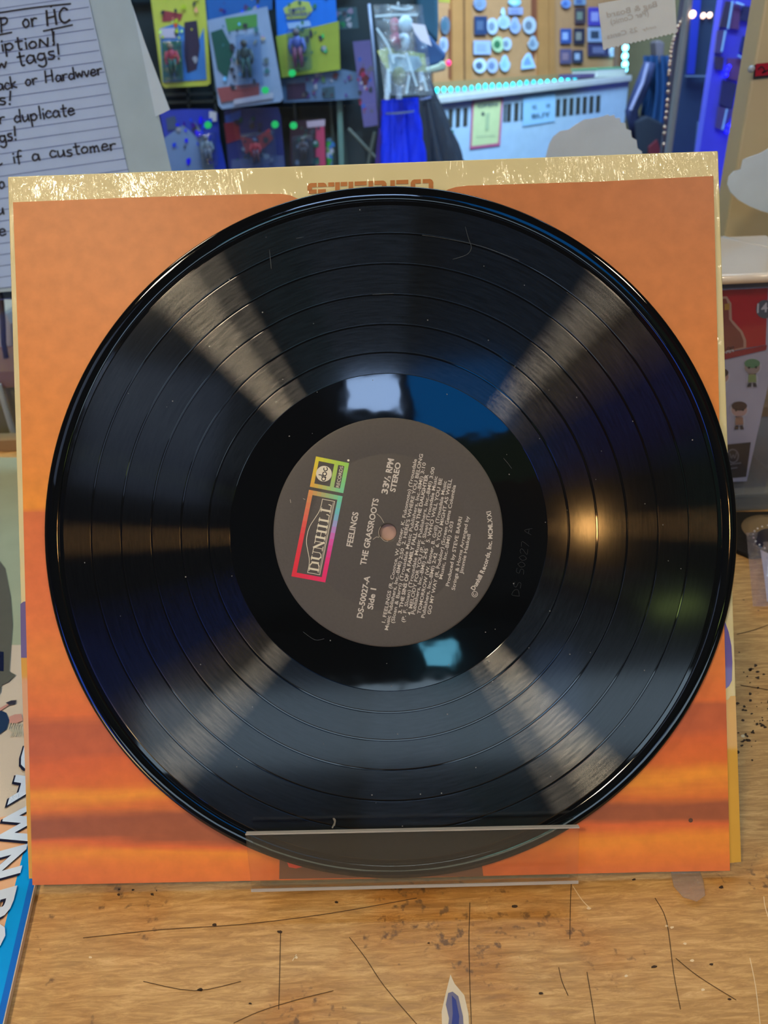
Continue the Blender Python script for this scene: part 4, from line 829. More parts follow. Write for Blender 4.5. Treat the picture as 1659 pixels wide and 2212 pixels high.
# ================================================================ beyond the glass, left: grid wall with carded toys
WY = 2.05
Wm = lambda x, y, o=0.0: at(x, y, WY-o)
gw = empty('grid_wall', at(560, 400, WY), 'dark metal grid display wall with hooks behind the carded toys', 'display rack')
obj('backing', MB().prism(drop([Wm(*p, -.02) for p in ((150, -120), (930, -120), (930, 480), (150, 480))]), (0, .02, 0)), pc(34, 44, 48, rough=.8), gw)
for y in (-10, 205, 222): obj('rail', MB().prism([Wm(*p) for p in ((250, y), (760, y-16), (760, y-10), (250, y+7))], (0, .012, 0)), pc(58, 68, 62, rough=.5), gw)
for x in (300, 412, 470, 640, 718, 742): obj('upright', MB().prism([Wm(*p) for p in ((x-30, -60), (x-26, -60), (x+14, 420), (x+8, 420))], (0, .012, 0)), pc(52, 62, 58, rough=.5), gw)
obj('upright', MB().prism([Wm(*p, .02) for p in ((727, 205), (738, 204), (745, 400), (734, 400))], (0, .012, 0)), pc(88, 116, 108, rough=.4), gw, label='pale green upright')
def card(name, pts, col, label, depth=.05, prints=(), fig=None, sticker=None, bubble=None, hole=True):
    c = at(sum(p[0] for p in pts)/len(pts), max(p[1] for p in pts), WY-depth)
    t = empty('carded_toy', c, label, 'toy package', 'carded toys on the grid wall')
    obj('card', MB().prism([Wm(*p, depth) for p in pts], (0, .002, 0)), pc(*col, rough=.3), t)
    for i, (q, cc_) in enumerate(prints): obj('card_print', MB().poly([Wm(*p, depth+.0008*(i+1)) for p in q]), pc(*cc_, rough=.3), t)
    if len(pts) > 3:
        xs = [p[0] for p in pts]; ys = [p[1] for p in pts]; g = MB(); rn = random.Random(int(sum(xs)))
        pal = [tuple(max(0, min(255, int(c*rn.uniform(.35, 1.5)+rn.uniform(-30, 40)))) for c in col) for _ in range(5)]+[(150, 150, 160), (50, 50, 60)]
        for _ in range(26):
            cx = rn.uniform(min(xs)+.2*(max(xs)-min(xs)), max(xs)-.2*(max(xs)-min(xs))); cy = rn.uniform(min(ys)+.15*(max(ys)-min(ys)), max(ys)-.15*(max(ys)-min(ys))); r = rn.uniform(2, 9)
            k_ = rn.randint(4, 7); a0_ = rn.uniform(0, 3); g.poly([Wm(cx+r*rn.uniform(.4, 1)*math.cos(a0_+j*2*math.pi/k_), cy+r*rn.uniform(.5, 1.4)*math.sin(a0_+j*2*math.pi/k_), depth+.0008*(len(prints)+.6)+_*.00001) for j in range(k_)], rn.randrange(7))
        obj('artwork_print', g, [pc(*c) for c in pal], t, kind='stuff')
    z = depth+.0008*(len(prints)+1)
    if fig:
        (fx, fy, s, cols_) = fig; g = MB(); u = 1/ (1661/(WY*.87)); c3 = Wm(fx, fy, z+.012)
        g.ball(c3+Vector((0, 0, 22*s*u)), 5.5*s*u, 0); g.ball(c3+Vector((0, 0, 8*s*u)), 8*s*u, 1, sc=(1, .6, 1.3))
        for sg in (-1, 1):
            g.tube([c3+Vector((sg*8*s*u, 0, 14*s*u)), c3+Vector((sg*12*s*u, 0, 2*s*u)), c3+Vector((sg*10*s*u, -.004, -6*s*u))], [3.2*s*u, 2.6*s*u, 2.2*s*u], 8, 1)
            g.tube([c3+Vector((sg*3.5*s*u, 0, 2*s*u)), c3+Vector((sg*5*s*u, 0, -12*s*u)), c3+Vector((sg*5*s*u, 0, -26*s*u))], [4*s*u, 3.4*s*u, 2.6*s*u], 8, 2)
        obj('figurine', g, [pc(*cc_) for cc_ in cols_], t, smooth=True)
    if bubble: obj('blister', MB().prism([Wm(*p, z+.028) for p in bubble], (0, .026, 0)), clearmat('blister_plastic', (225, 235, 245), .02, .08, .002, 60), t, bevel=.004)
    if sticker:
        x, y = sticker; obj('price_sticker', MB().poly([Wm(x+8*math.cos(a), y+8*math.sin(a), z+.031) for a in [k*math.pi/10 for k in range(20)]]), pc(40, 220, 110), t, label='round green price sticker')
    return t
card('a', [(318, -60), (437, -60), (446, 40), (455, 180), (448, 185), (356, 190), (350, 184)], (190, 190, 70), 'yellow bordered toy card with a green window and red figure', prints=(
    ([(352, 22), (395, 30), (390, 45), (350, 47)], (150, 60, 60)), ([(345, 62), (380, 50), (398, 60), (420, 110), (440, 60), (446, 172), (352, 178)], (60, 120, 190)),
    ([(398, 48), (425, 44), (432, 100), (425, 150), (404, 158), (398, 120)], (50, 40, 60)), ([(345, 62), (378, 60), (380, 82), (345, 82)], (190, 180, 200)), ([(349, 90), (392, 88), (396, 172), (353, 176)], (40, 110, 70))),
    fig=(372, 130, 1.1, ((150, 110, 80), (190, 40, 50), (20, 80, 50))), bubble=[(348, 88), (393, 86), (397, 178), (353, 182)])
card('a0', [(440, -60), (590, -60), (588, 20), (447, 45)], (30, 90, 160), 'blue toy card hanging above the pale tilted one', depth=.04)
card('b', [(447, 44), (577, 14), (612, 212), (606, 220), (480, 236), (472, 228)], (140, 158, 188), 'pale grey bagged toy card hanging tilted with green sticker', depth=.09, prints=(
    ([(486, 40), (555, 30), (556, 58), (492, 68)], (80, 140, 70)), ([(455, 70), (480, 62), (505, 110), (490, 170), (470, 150)], (30, 80, 70)), ([(468, 190), (560, 178), (560, 205), (478, 222)], (150, 80, 80)), ([(505, 215), (590, 200), (590, 212), (505, 226)], (180, 180, 195))),
    fig=(530, 128, 1.25, ((70, 60, 50), (40, 50, 45), (35, 70, 60))), sticker=(573, 195), bubble=[(508, 75), (560, 68), (568, 185), (514, 192)])
card('c', [(592, -60), (722, -60), (733, 140), (612, 168), (600, 90)], (30, 110, 210), 'bright blue toy card with yellow band and lettered burst', prints=(
    ([(596, 78), (690, 55), (732, 45), (735, 150), (608, 168)], (150, 160, 60)), ([(612, 18), (640, 0), (668, 4), (676, 22), (660, 40), (620, 42)], (170, 180, 90)), ([(620, 50), (668, 44), (672, 56), (624, 62)], (140, 170, 210))),
    fig=(642, 105, 1.3, ((110, 90, 90), (70, 80, 150), (130, 50, 80))), sticker=(631, 158), bubble=[(618, 62), (668, 56), (674, 150), (622, 158)])
g = MB(); put_text(g, 'SUPER', lambda x, y: Wm(x, y, .056), (623, 27), (662, 22), 8, .02); put_text(g, 'POWERS', lambda x, y: Wm(x, y, .056), (617, 38), (672, 34), 8, .02); obj('toy_lettering', g, pc(40, 50, 130), cs and bpy.data.objects['carded_toy.003'])
card('c2', [(606, 172), (738, 150), (796, 160), (788, 212), (735, 216), (612, 222)], (88, 110, 140), 'pale blue grey packet below the bright blue toy card', depth=.04, prints=(([(618, 182), (660, 178), (662, 212), (620, 216)], (70, 50, 70)), ([(695, 190), (722, 186), (724, 212), (697, 212)], (60, 80, 90))))
card('d', [(345, 246), (360, 238), (400, 236), (455, 236), (470, 245), (475, 300), (492, 380), (372, 380)], (35, 60, 170), 'dark blue toy card at the left end of the lower row', prints=(
    ([(352, 300), (395, 270), (430, 300), (445, 370), (368, 375)], (110, 135, 175)), ([(420, 262), (445, 300), (465, 372), (440, 374)], (120, 130, 140)), ([(358, 255), (378, 250), (386, 278), (362, 282)], (60, 80, 110)), ([(452, 240), (468, 242), (468, 262), (452, 262)], (210, 210, 220))),
    fig=(448, 322, 1.0, ((130, 130, 130), (140, 145, 150), (120, 120, 130))), sticker=(449, 270), bubble=[(425, 290), (462, 286), (470, 360), (432, 364)])
card('e', [(484, 240), (500, 234), (600, 232), (606, 250), (618, 380), (495, 380)], (40, 50, 110), 'dark blue toy card with a red figure in the lower row', prints=(
    ([(486, 250), (520, 238), (520, 262), (488, 268)], (50, 90, 180)), ([(484, 266), (515, 262), (520, 300), (490, 310)], (130, 40, 60)), ([(520, 295), (548, 300), (582, 278), (590, 300), (565, 325), (548, 340), (530, 330)], (205, 50, 60)), ([(500, 345), (612, 335), (616, 372), (500, 376)], (80, 90, 130))),
    fig=(552, 325, .9, ((90, 90, 110), (200, 45, 55), (110, 60, 75))), sticker=(594, 269), bubble=[(518, 290), (592, 284), (598, 352), (522, 356)])
card('f', [(627, 262), (700, 256), (706, 380), (625, 380)], (52, 34, 44), 'narrow dark toy card with a red and white side stripe', prints=(
    ([(683, 262), (700, 260), (704, 378), (682, 378)], (165, 60, 90)), ([(662, 262), (702, 258), (702, 272), (664, 276)], (170, 150, 165))), sticker=(634, 271), fig=(655, 320, .8, ((110, 90, 80), (80, 60, 65), (60, 45, 50))), bubble=[(630, 296), (676, 292), (678, 356), (630, 360)])
card('g', [(700, 20), (770, 15), (775, 60), (705, 66)], (60, 84, 92), 'dim grey packet hanging in the middle of the rack', depth=.03)
card('h', [(762, 90), (800, 86), (818, 270), (786, 275)], (92, 84, 130), 'dim purple hanging packet behind the grey rod', depth=.06)
card('i', [(705, 300), (716, 298), (720, 380), (708, 380)], (70, 100, 120), 'thin blue packet in the lower row', depth=.04)
obj('hanging_rod', MB().tube([at(797, 8, 1.75), at(808, 120, 1.75), at(820, 276, 1.75)], .0028, 8), pc(120, 135, 165, rough=.3), label='thin grey rod hanging in front of the toy rack', cat='rod', smooth=True)
# dark stand frame below
obj('folding_stand', MB().tube([at(752, 278, 1.95), at(815, 345, 1.95), at(850, 390, 1.95)], .004, 8).tube([at(810, 285, 1.95), at(800, 330, 1.95), at(790, 390, 1.95)], .004, 8), pc(82, 88, 84, rough=.3), label='grey folding stand legs below the hanging rod', cat='stand')
# plastic bag with red and white plush, yellow header
BGY = 1.7
bq = lambda x, y, o=0.0: at(x, y, BGY-o)
hb = empty('hanging_bag', at(866, 205, BGY), 'shiny clear bag with a red and white toy and yellow card inside', 'plastic bag')
obj('yellow_card', MB().prism([bq(*p) for p in ((815, 110), (836, 102), (918, 116), (922, 156), (900, 154), (840, 158), (824, 130))], (0, .002, 0)), pc(205, 205, 110), hb)
obj('card_print', MB().poly([bq(*p, .001) for p in ((838, 116), (905, 122), (912, 140), (895, 154), (842, 156))]), pc(190, 210, 215), hb)
g = MB(); 
for (x, y, r, s_) in ((852, 50, 10, 1.0), (852, 62, 9, 1.2)): g.ball(bq(x, y, .006), r*.0009, 0, sc=(1, .5, s_))
g.tube([bq(850, 72, .006), bq(856, 90, .006), bq(864, 106, .006)], [.008, .010, .006], 8, 0)
g.ball(bq(873, 90, .006), .011, 1, sc=(1, .6, 1.4)); g.ball(bq(876, 52, .008), .014, 1, sc=(1, .4, 1)); g.ball(bq(868, 80, .01), .006, 1); g.ball(bq(862, 165, .006), .014, 2, sc=(1, .4, 1.2))
obj('toy', g, [pc(190, 50, 80), pc(235, 240, 240), pc(150, 140, 70)], hb, smooth=True, kind='stuff')
fl = MB(); nx, ny = 12, 20; vs = []
for j in range(ny+1):
    for i in range(nx+1):
        x = 806+i*(106/nx)+j*1.25; y = 10+j*(196/ny); vs.append(bq(x, y, .02+.006*math.sin(i*1.3+j*.35)+random.uniform(0, .006)))
fl.add(vs, [(j*(nx+1)+i, j*(nx+1)+i+1, (j+1)*(nx+1)+i+1, (j+1)*(nx+1)+i) for j in range(ny) for i in range(nx)])
obj('film', fl, clearmat('shiny_film', (215, 232, 245), .2, .12, .012, 70, 3.0), hb, smooth=True)
fd = MB()
for a in ([(815, 62), (838, 98), (850, 135)], [(845, 118), (880, 122)], [(878, 116), (892, 160), (900, 185)], [(884, 165), (878, 200)], [(846, 15), (872, 20), (890, 16)], [(812, 35), (850, 32), (900, 32)], [(838, 150), (842, 198)], [(914, 165), (922, 195)]):
    draw_line(fd, a, 5, lambda x, y: bq(x, y, .034))
obj('fold_glint', fd, mat('glint_plastic', (205, 230, 245), .15, alpha=.75, coat=1, var=0), hb, kind='stuff')  # pale lines stand for highlights along the film's folds
obj('hook_wire', MB().tube([bq(860, 14, .0), bq(860, 6, -.15), bq(860, 6, -.36)], .002, 6), pc(150, 155, 160), hb)
obj('white_ticket', MB().prism([bq(*p, .04) for p in ((888, 50), (918, 54), (933, 100), (908, 88), (896, 70))], (0, .001, 0)), pc(215, 215, 232), hb, label='white ticket')
nc = empty('navy_cap', at(930, 165, 1.9), 'navy blue cap with pale brim hanging right of the shiny bag', 'cap')
g = MB(); g.prism([at(*p, 1.9) for p in ((893, 66), (905, 60), (930, 78), (965, 118), (960, 132), (950, 140), (905, 150), (900, 110))], (0, .06, 0)); obj('crown', g, pc(38, 68, 112, rough=.8), nc, bevel=.01)
obj('brim', MB().prism([at(*p, 1.88) for p in ((905, 152), (948, 138), (956, 130), (964, 138), (962, 152), (925, 160))], (0, .03, 0)), pc(150, 165, 150), nc, bevel=.004)
obj('hanging_clothes', MB().prism([at(*p, 1.98) for p in ((895, -60), (945, -60), (948, 50), (946, 95), (905, 60))], (0, .08, 0)), pc(44, 84, 104, rough=.8), label='teal cloth hanging above the navy cap', cat='cloth', bevel=.008)
obj('yellow_packet', MB().prism([at(*p, 2.1) for p in ((946, -60), (975, -60), (972, 6), (948, 4))], (0, .01, 0)), pc(190, 175, 70), label='yellow packet at the top edge left of the pin cabinet', cat='packet')
# folded umbrellas: bright blue, and dark ones
def folded(pts, Y, r0, r1, col, label, folds=9):
    a = at(*pts[0], Y); b_ = at(*pts[1], Y); ax = (b_-a); L = ax.length; ax.normalize(); x_ = ax.cross(Vector((0, 1, 0))).normalized(); y_ = ax.cross(x_)
    g = MB(); vs = []; n = folds*4; R = 10
    for j in range(R+1):
        t = j/R
        rr_ = r0+(r1-r0)*t
        for k in range(n):
            w = 2*math.pi*k/n+t*.5; q = rr_*(1+.28*math.cos(w*folds)); vs.append(a+ax*(L*t)+x_*(q*math.cos(w))+y_*(q*.6*math.sin(w)))
    g.add(vs, [(j*n+k, j*n+(k+1) % n, (j+1)*n+(k+1) % n, (j+1)*n+k) for j in range(R) for k in range(n)])
    t_ = empty('folded_umbrella', b_, label, 'umbrella', 'folded umbrellas hanging in the shop')
    obj('canopy', g, pc(*col, rough=.6), t_, smooth=True)
    m_ = a+ax*(L*.16); obj('tie_band', MB().lathe([(r0*1.35, -.002), (r0*1.35, .002)], 24, M4=Matrix.Translation(m_)@ax.to_track_quat('Z', 'Y').to_matrix().to_4x4()@Matrix.Scale(.75, 4, Vector((0, 1, 0)))), pc(120, 130, 170), t_)
    obj('handle', MB().tube([a-ax*.05, a+ax*.01], .006, 8), pc(190, 200, 210), t_)
    h0 = a-ax*.045; obj('hook_wire', MB().tube([h0, Vector((h0.x, 2.06, h0.z+.01))], .0018, 6), pc(110, 115, 120), t_)
folded([(862, 214), (872, 380)], 1.75, .030, .042, (10, 50, 230), 'bright blue folded umbrella below the shiny bag')
folded([(912, 178), (940, 380)], 1.885, .016, .062, (26, 34, 48), 'black folded umbrella left of the white heater')
folded([(836, 215), (826, 380)], 1.9, .010, .016, (60, 40, 120), 'thin purple folded umbrella left of the bright blue one', 6)
# ================================================================ beyond the glass, right: heater, pin cabinet
HP = VPl(920, 2.45, 1360, 2.95)
hp = lambda x, y, o=0.0: HP.p(x, y, o)
hc = empty('white_heater', HP.p(1140, 420), 'white metal heater cabinet with slotted vents and signs on its front', 'heater')
hmat = mat('heater_enamel', (166, 188, 212), .45)
back = -HP.n*.15
obj('body', MB().prism(drop([hp(*p) for p in ((920, 222), (1360, 172), (1345, 520), (935, 560))]), back), hmat, hc, bevel=.004)
tp_ = MB(); f = [HP.p(916, 213, .02), HP.p(1366, 162, .02)]; h_ = Vector((0, 0, -.018))
tp_.prism([f[0], f[1], f[1]-HP.n*.17, f[0]-HP.n*.17], h_); obj('top', tp_, mat('heater_top', (178, 178, 182), .5), hc, bevel=.003)
slots = [(973, 1.0), (989, 1.0), (1005, 1.0), (1090, 1), (1099, 1), (1115, 1), (1127, 1)]+[(1205+14.4*k, 1) for k in range(7)]
for x, _ in slots:
    y0 = 236-(x-970)*.092; y1 = 277-(x-970)*.105; w_ = 4.6 if x not in (1090, 1127) else 2.5
    obj('vent_slot', MB().prism([hp(*p, .0008) for p in ((x-w_+1, y0), (x+w_+1, y0-1), (x+w_-.5, y1-1), (x-w_-.5, y1))], HP.n*.0006), pc(52, 52, 50, rough=.9), hc)
def sign(name, pts, col, label, prints=(), words=()):
    t = empty(name, hp(pts[3][0], pts[3][1]), label, 'sign')
    obj('sheet', MB().prism([hp(*p, .003) for p in pts], HP.n*.0006), pc(*col), t)
    for i, (q, cc_) in enumerate(prints): obj('sheet_print', MB().poly([hp(*p, .004+.0006*i) for p in q]), pc(*cc_), t)
    if words:
        for s, a, e, h in words:
            g = MB(); put_text(g, s, lambda x, y: hp(x, y, .0065), a, e, h, .01); obj('sheet_text', g, pc(70, 90, 110), t)
sign('bordered_sign', [(1020, 214), (1087, 209), (1080, 314), (1015, 322)], (190, 90, 130), 'pale yellow sign with pink border on the heater front', prints=(([(1024, 219), (1083, 214), (1076, 309), (1019, 316)], (196, 204, 150)), ([(1040, 243), (1046, 242), (1047, 250), (1040, 250)], (70, 80, 80)), ([(1050, 245), (1058, 243), (1056, 280), (1048, 282)], (168, 182, 140))), words=(('OPEN', (1033, 232), (1075, 228), 7), ('--------', (1029, 297), (1070, 294), 5)))
sign('paper_sign', [(1130, 206), (1199, 199), (1198, 262), (1129, 273)], (150, 192, 230), 'light blue paper notice with faint writing on the heater', words=(('WE', (1150, 235), (1160, 234), 8), ('W', (1180, 232), (1190, 231), 8), ('BUY', (1150, 255), (1190, 250), 9)))
sign('green_sign', [(936, 285), (980, 281), (982, 340), (936, 345)], (30, 110, 90), 'green sign with red and orange dots at the heater left edge', prints=(([(972+8*math.cos(a)-2, 287+8*math.sin(a)) for a in [k*math.pi/8 for k in range(16)]], (205, 60, 70)), ([(966+8*math.cos(a), 322+8*math.sin(a)) for a in [k*math.pi/8 for k in range(16)]], (215, 150, 40))), words=(('THE', (940, 297), (954, 295), 7), ('COMIC', (940, 310), (962, 307), 6)))
# pin cabinet above and behind the heater
CP = VPl(920, 2.68, 1360, 3.20)
cpm = lambda x, y, o=0.0: CP.p(x, y, o)
cb_ = empty('pin_cabinet', CP.p(1140, 190), 'brown wooden cabinet with badges and pendants pinned on its panels', 'cabinet')
obj('panel', MB().prism(drop([cpm(*p) for p in ((935, -90), (1352, -90), (1350, 230), (935, 260))]), -CP.n*.05), mat('cork_panel', (176, 128, 88), .8, bump=.3, scale=90), cb_)
for x0, x1_ in ((978, 1003), (1003, 1020), (1165, 1186), (1188, 1200)):
    obj('stile', MB().prism([cpm(*p, .012) for p in ((x0-2, -90), (x1_-2, -90), (x1_, 215), (x0, 215))], -CP.n*.014), mat('stile_wood', (172, 120, 72), .45, scale=16, var=.12), cb_)
obj('stile', MB().prism([cpm(*p, .013) for p in ((1000, -90), (1004, -90), (1006, 215), (1002, 215))], -CP.n*.014), pc(110, 72, 44), cb_, label='dark brown stile edge')
for p in ([(970, 20), (977, 20), (977, 168), (970, 168)], [(1148, -60), (1165, -60), (1164, 100), (1150, 130)], [(1328, 60), (1348, 60), (1350, 158), (1326, 158)]):
    obj('groove', MB().prism([cpm(*q, .004) for q in p], -CP.n*.003), pc(122, 70, 50), cb_)
obj('rail', MB().prism([cpm(*p, .014) for p in ((935, 178), (1350, 150), (1350, 215), (935, 240))], -CP.n*.014), mat('stile_wood2', (150, 122, 84), .5, scale=16), cb_)
GB = 'badges and pendants pinned on the cabinet'
def pin(cx, cy, rx, ry, col, col2, label, shape='round'):
    if shape == 'round': P = [(cx+rx*math.cos(a), cy+ry*math.sin(a)) for a in [k*math.pi/9 for k in range(18)]]
    elif shape == 'cone': P = [(cx-rx, cy+ry), (cx-rx*.9, cy), (cx-rx*.3, cy-ry*.8), (cx, cy-ry), (cx+rx*.3, cy-ry*.8), (cx+rx, cy+ry*.8)]
    elif shape == 'drop': P = [(cx+rx*math.cos(a)*(1-.35*(math.sin(a) < 0)), cy+ry*math.sin(a)) for a in [k*math.pi/9 for k in range(18)]]
    else: P = [(cx-rx, cy-ry), (cx+rx, cy-ry), (cx+rx, cy+ry), (cx-rx, cy+ry)]
    t = empty('pinned_badge', cpm(cx, cy+ry), label, 'badge', GB)
    obj('badge_face', MB().prism([cpm(*p, .006) for p in P], CP.n*.006), pc(*col, rough=.25, coat=.6), t, bevel=.001)
    P2 = [(cx+(x-cx)*.55, cy+(y-cy)*.5) for x, y in P]
    obj('badge_mark', MB().poly([cpm(*p, .013) for p in P2]), pc(*col2, rough=.3), t)
W1, W2 = (180, 196, 220), (120, 135, 160)
for a in ((1035, 8, 13, 15, (130, 150, 190), W2, 'pale blue oval badge at the top left of the middle panel'), (1037, 55, 13, 20, (50, 66, 104), (80, 96, 130), 'dark blue square badge in the middle panel upper left', 'sq'),
          (1062, 57, 12, 18, W1, W2, 'pale oval badge with dark centre right of the dark blue square'), (1087, 48, 13, 15, (172, 196, 216), (150, 176, 196), 'round pale badge in the middle of the upper row'),
          (1111, 55, 12, 18, (160, 176, 216), (130, 150, 200), 'bluish pendant right of the round pale badge', 'drop'), (1142, 55, 14, 19, (178, 190, 210), (110, 120, 140), 'speckled round badge at the right of the upper row'),
          (1040, 103, 18, 15, (158, 174, 210), (140, 155, 190), 'square pale badge cluster in the second row', 'sq'), (1074, 96, 13, 17, (170, 200, 160), (60, 110, 80), 'green centred round badge in the second row'),
          (1093, 95, 10, 14, W1, W2, 'small pale badge touching the green centred one'), (1150, 93, 11, 16, (160, 176, 196), W2, 'oval grey badge at the right of the second row', 'drop'),
          (1035, 142, 14, 16, (190, 205, 225), (80, 95, 125), 'round pale badge with dark mark in the bottom row left'), (1062, 142, 12, 16, (170, 182, 212), (110, 125, 165), 'round striped badge second in the bottom row'),
          (1089, 137, 11, 18, (165, 200, 230), (140, 180, 215), 'pale blue drop pendant in the bottom row', 'drop'), (1140, 132, 15, 18, (165, 200, 240), (120, 150, 200), 'pale blue cone pendant at the bottom right of the middle panel', 'cone'),
          (1110, 5, 13, 9, (150, 205, 235), (190, 225, 240), 'bright cyan pendant at the top of the middle panel'), (1112, 24, 15, 8, (150, 160, 205), (130, 140, 190), 'lilac plate badge below the cyan pendant', 'sq'),
          (1085, 26, 4, 9, (170, 215, 240), (210, 235, 245), 'tiny bright drop left of the lilac plate', 'drop'),
          (960, 55, 10, 20, (92, 110, 130), (70, 100, 120), 'grey green oval badge on the left panel'), (957, 97, 9, 17, (160, 170, 200), W2, 'pale oval badge on the lower left panel'),
          (1221, 8, 10, 10, (120, 150, 210), (80, 110, 180), 'blue round badge at the top of the right panel'), (1251, 3, 12, 8, (130, 150, 180), (80, 100, 150), 'framed pale badge at the top edge of the right panel', 'sq'),
          (1252, 34, 11, 17, (74, 62, 74), (120, 130, 120), 'dark badge with grey cross in the right panel', 'sq'), (1221, 78, 11, 16, (60, 84, 150), (150, 170, 220), 'blue badge with pale figure in the right panel', 'sq'),
          (1250, 78, 11, 17, (48, 46, 66), (140, 135, 130), 'black badge with pale band in the right panel', 'sq'), (1221, 122, 12, 16, (92, 84, 120), (140, 115, 135), 'purple grey badge at the bottom left of the right panel', 'sq'),
          (1247, 122, 10, 14, (56, 60, 88), (160, 170, 205), 'dark badge with pale hood mark at the bottom of the right panel', 'sq'), (1285, 36, 15, 20, (80, 70, 170), (150, 150, 210), 'violet square badge beside the price note', 'sq'),
          (1285, 75, 16, 16, (150, 165, 200), (60, 70, 90), 'pale square card with dark spots beside the price note', 'sq'), (1293, 108, 24, 14, (62, 58, 96), (110, 110, 150), 'dark wide card below the price note', 'sq'), (1318, 110, 5, 12, (190, 190, 215), (210, 210, 225), 'small pale tag right of the dark wide card', 'sq')):
    pin(*a)
obj('red_bead', MB().ball(at(969, 136, 2.0), .006), mat('red_glow', (255, 50, 110), .3, emit=1.5, var=0), label='tiny glowing pink bead beside the navy cap', cat='bead', smooth=True)
# LED strings
def leds(name, pts, f, col, label, power, r=.0062):
    a = [f(*p) for p in pts]; t = empty(name, a[0], label, 'led lights'); obj('wire', MB().tube(a, .0015, 6), pc(190, 190, 190), t)
    n = len(pts)
    return t
t = empty('led_string', hp(925, 200, .02), 'string of cyan led lights along the back of the heater top', 'led lights')
LP = []
for k in range(22):
    x = 929+k*14.9; y = 197-k*1.22-(1.2*math.sin(k)); 
    LP.append((x, y))
obj('wire', MB().tube([HP.p(*p, -.10) for p in LP], .0022, 6), pc(150, 160, 165), t)
for k, p in enumerate(LP):
    pw_ = 3.0 if k not in (4, 5, 6, 14, 15) else .8
    obj('led_bulb', MB().ball(HP.p(*p, -.09), .0060, seg=8, rings=6, sc=(.9, .9, 1.25)), mat('led_cyan_%d' % (pw_*10), (30, 225, 240), .3, emit=pw_, var=0), t, smooth=True)
t = empty('led_string', cpm(1350, 150, .03), 'short vertical string of bright blue white led lights right of the pin cabinet', 'led lights')
obj('wire', MB().tube([cpm(1351, 60, .03), cpm(1350, 155, .03)], .0022, 6), pc(150, 160, 165), t)
for p in ((1351, 86), (1351, 103), (1350, 121), (1350, 139), (1349, 150)):
    obj('led_bulb', MB().ball(cpm(*p, .035), .011, seg=8, rings=6), mat('led_blue_white', (120, 225, 255), .3, emit=5, var=0), t, smooth=True)
# books lying on the heater
bk = empty('book', hp(1320, 170, -.05), 'green covered book lying on the right end of the heater top', 'book')
def flatbook(x0, x1_, y, o0, o1, th, col, par, nm):
    a = HP.p(x0, y, o0); b_ = HP.p(x1_, y-(x1_-x0)*.11, o0); zt = max(a.z, b_.z); a.z = b_.z = HP.p(1300, 168, .02).z+.001+th[0]
    obj(nm, MB().prism([a, b_, b_-HP.n*(o0-o1), a-HP.n*(o0-o1)], (0, 0, th[1])), pc(*col), par)
flatbook(1290, 1352, 166, -.02, -.13, (0, .022), (196, 200, 196), bk, 'pages'); flatbook(1289, 1353, 166, -.018, -.132, (.022, .004), (96, 176, 130), bk, 'cover')
flatbook(1252, 1286, 172, -.03, -.12, (0, .012), (84, 70, 110), None, 'magazine'); tag(bpy.data.objects['magazine'], 'dark purple magazine lying left of the green book', 'magazine')
# plain wall and shelving right of the cabinet
obj('wall_partition', MB().prism(drop([at(*p, 3.5) for p in ((1300, -200), (1560, -200), (1540, 600), (1300, 600))]), (0, .04, 0)), mat('tan_paint', (132, 120, 88), .9), kind='structure')
# blue coat
ct_ = empty('blue_coat', at(1420, 340, 2.4), 'dark blue coat hanging at the right of the heater', 'coat')
folds = MB(); vs = []; nx, ny = 16, 10
for j in range(ny+1):
    v = j/ny
    for i in range(nx+1):
        u = i/nx; xl_ = 1402-18*v-30*max(0, v-.3); xr_ = 1440+4*v+6
        x = xl_+(xr_-xl_)*u+8*math.sin(v*3); y = 120+v*260
        vs.append(at(x, y, 2.4-.02*math.sin(u*22+v*3)-.03*math.sin(u*math.pi)))
n0 = len(vs); vs += [p+Vector((0, .05, 0)) for p in vs]
F_ = []
for j in range(ny):
    for i in range(nx): a = j*(nx+1)+i; F_ += [(a, a+1, a+nx+2, a+nx+1), (n0+a, n0+a+nx+1, n0+a+nx+2, n0+a+1)]
folds.add(vs, F_); obj('body', folds, pc(20, 62, 110, rough=.8), ct_, smooth=True)
obj('collar', MB().prism([at(*p, 2.38) for p in ((1416, 90), (1424, 86), (1436, 92), (1434, 130), (1424, 140), (1418, 126))], (0, .05, 0)), pc(84, 74, 82, rough=.8), ct_, bevel=.004)
obj('sleeve', MB().tube([at(1404, 135, 2.36), at(1385, 190, 2.36), at(1364, 240, 2.36), at(1374, 300, 2.36)], [.016, .02, .018, .015], 10), pc(36, 44, 84, rough=.8), ct_, smooth=True)
obj('pale_stripe', MB().tube([at(1400, 136, 2.33), at(1388, 180, 2.33), at(1362, 238, 2.33)], .005, 8), pc(130, 130, 165), ct_)
obj('dark_hem', MB().prism([at(*p, 2.34) for p in ((1370, 262), (1400, 250), (1436, 268), (1430, 380), (1382, 380))], (0, .05, 0)), pc(26, 32, 48, rough=.9), ct_, bevel=.006)
obj('red_lining', MB().prism([at(*p, 2.33) for p in ((1402, 318), (1420, 302), (1428, 330), (1426, 380), (1400, 380))], (0, .02, 0)), pc(96, 26, 40, rough=.9), ct_)
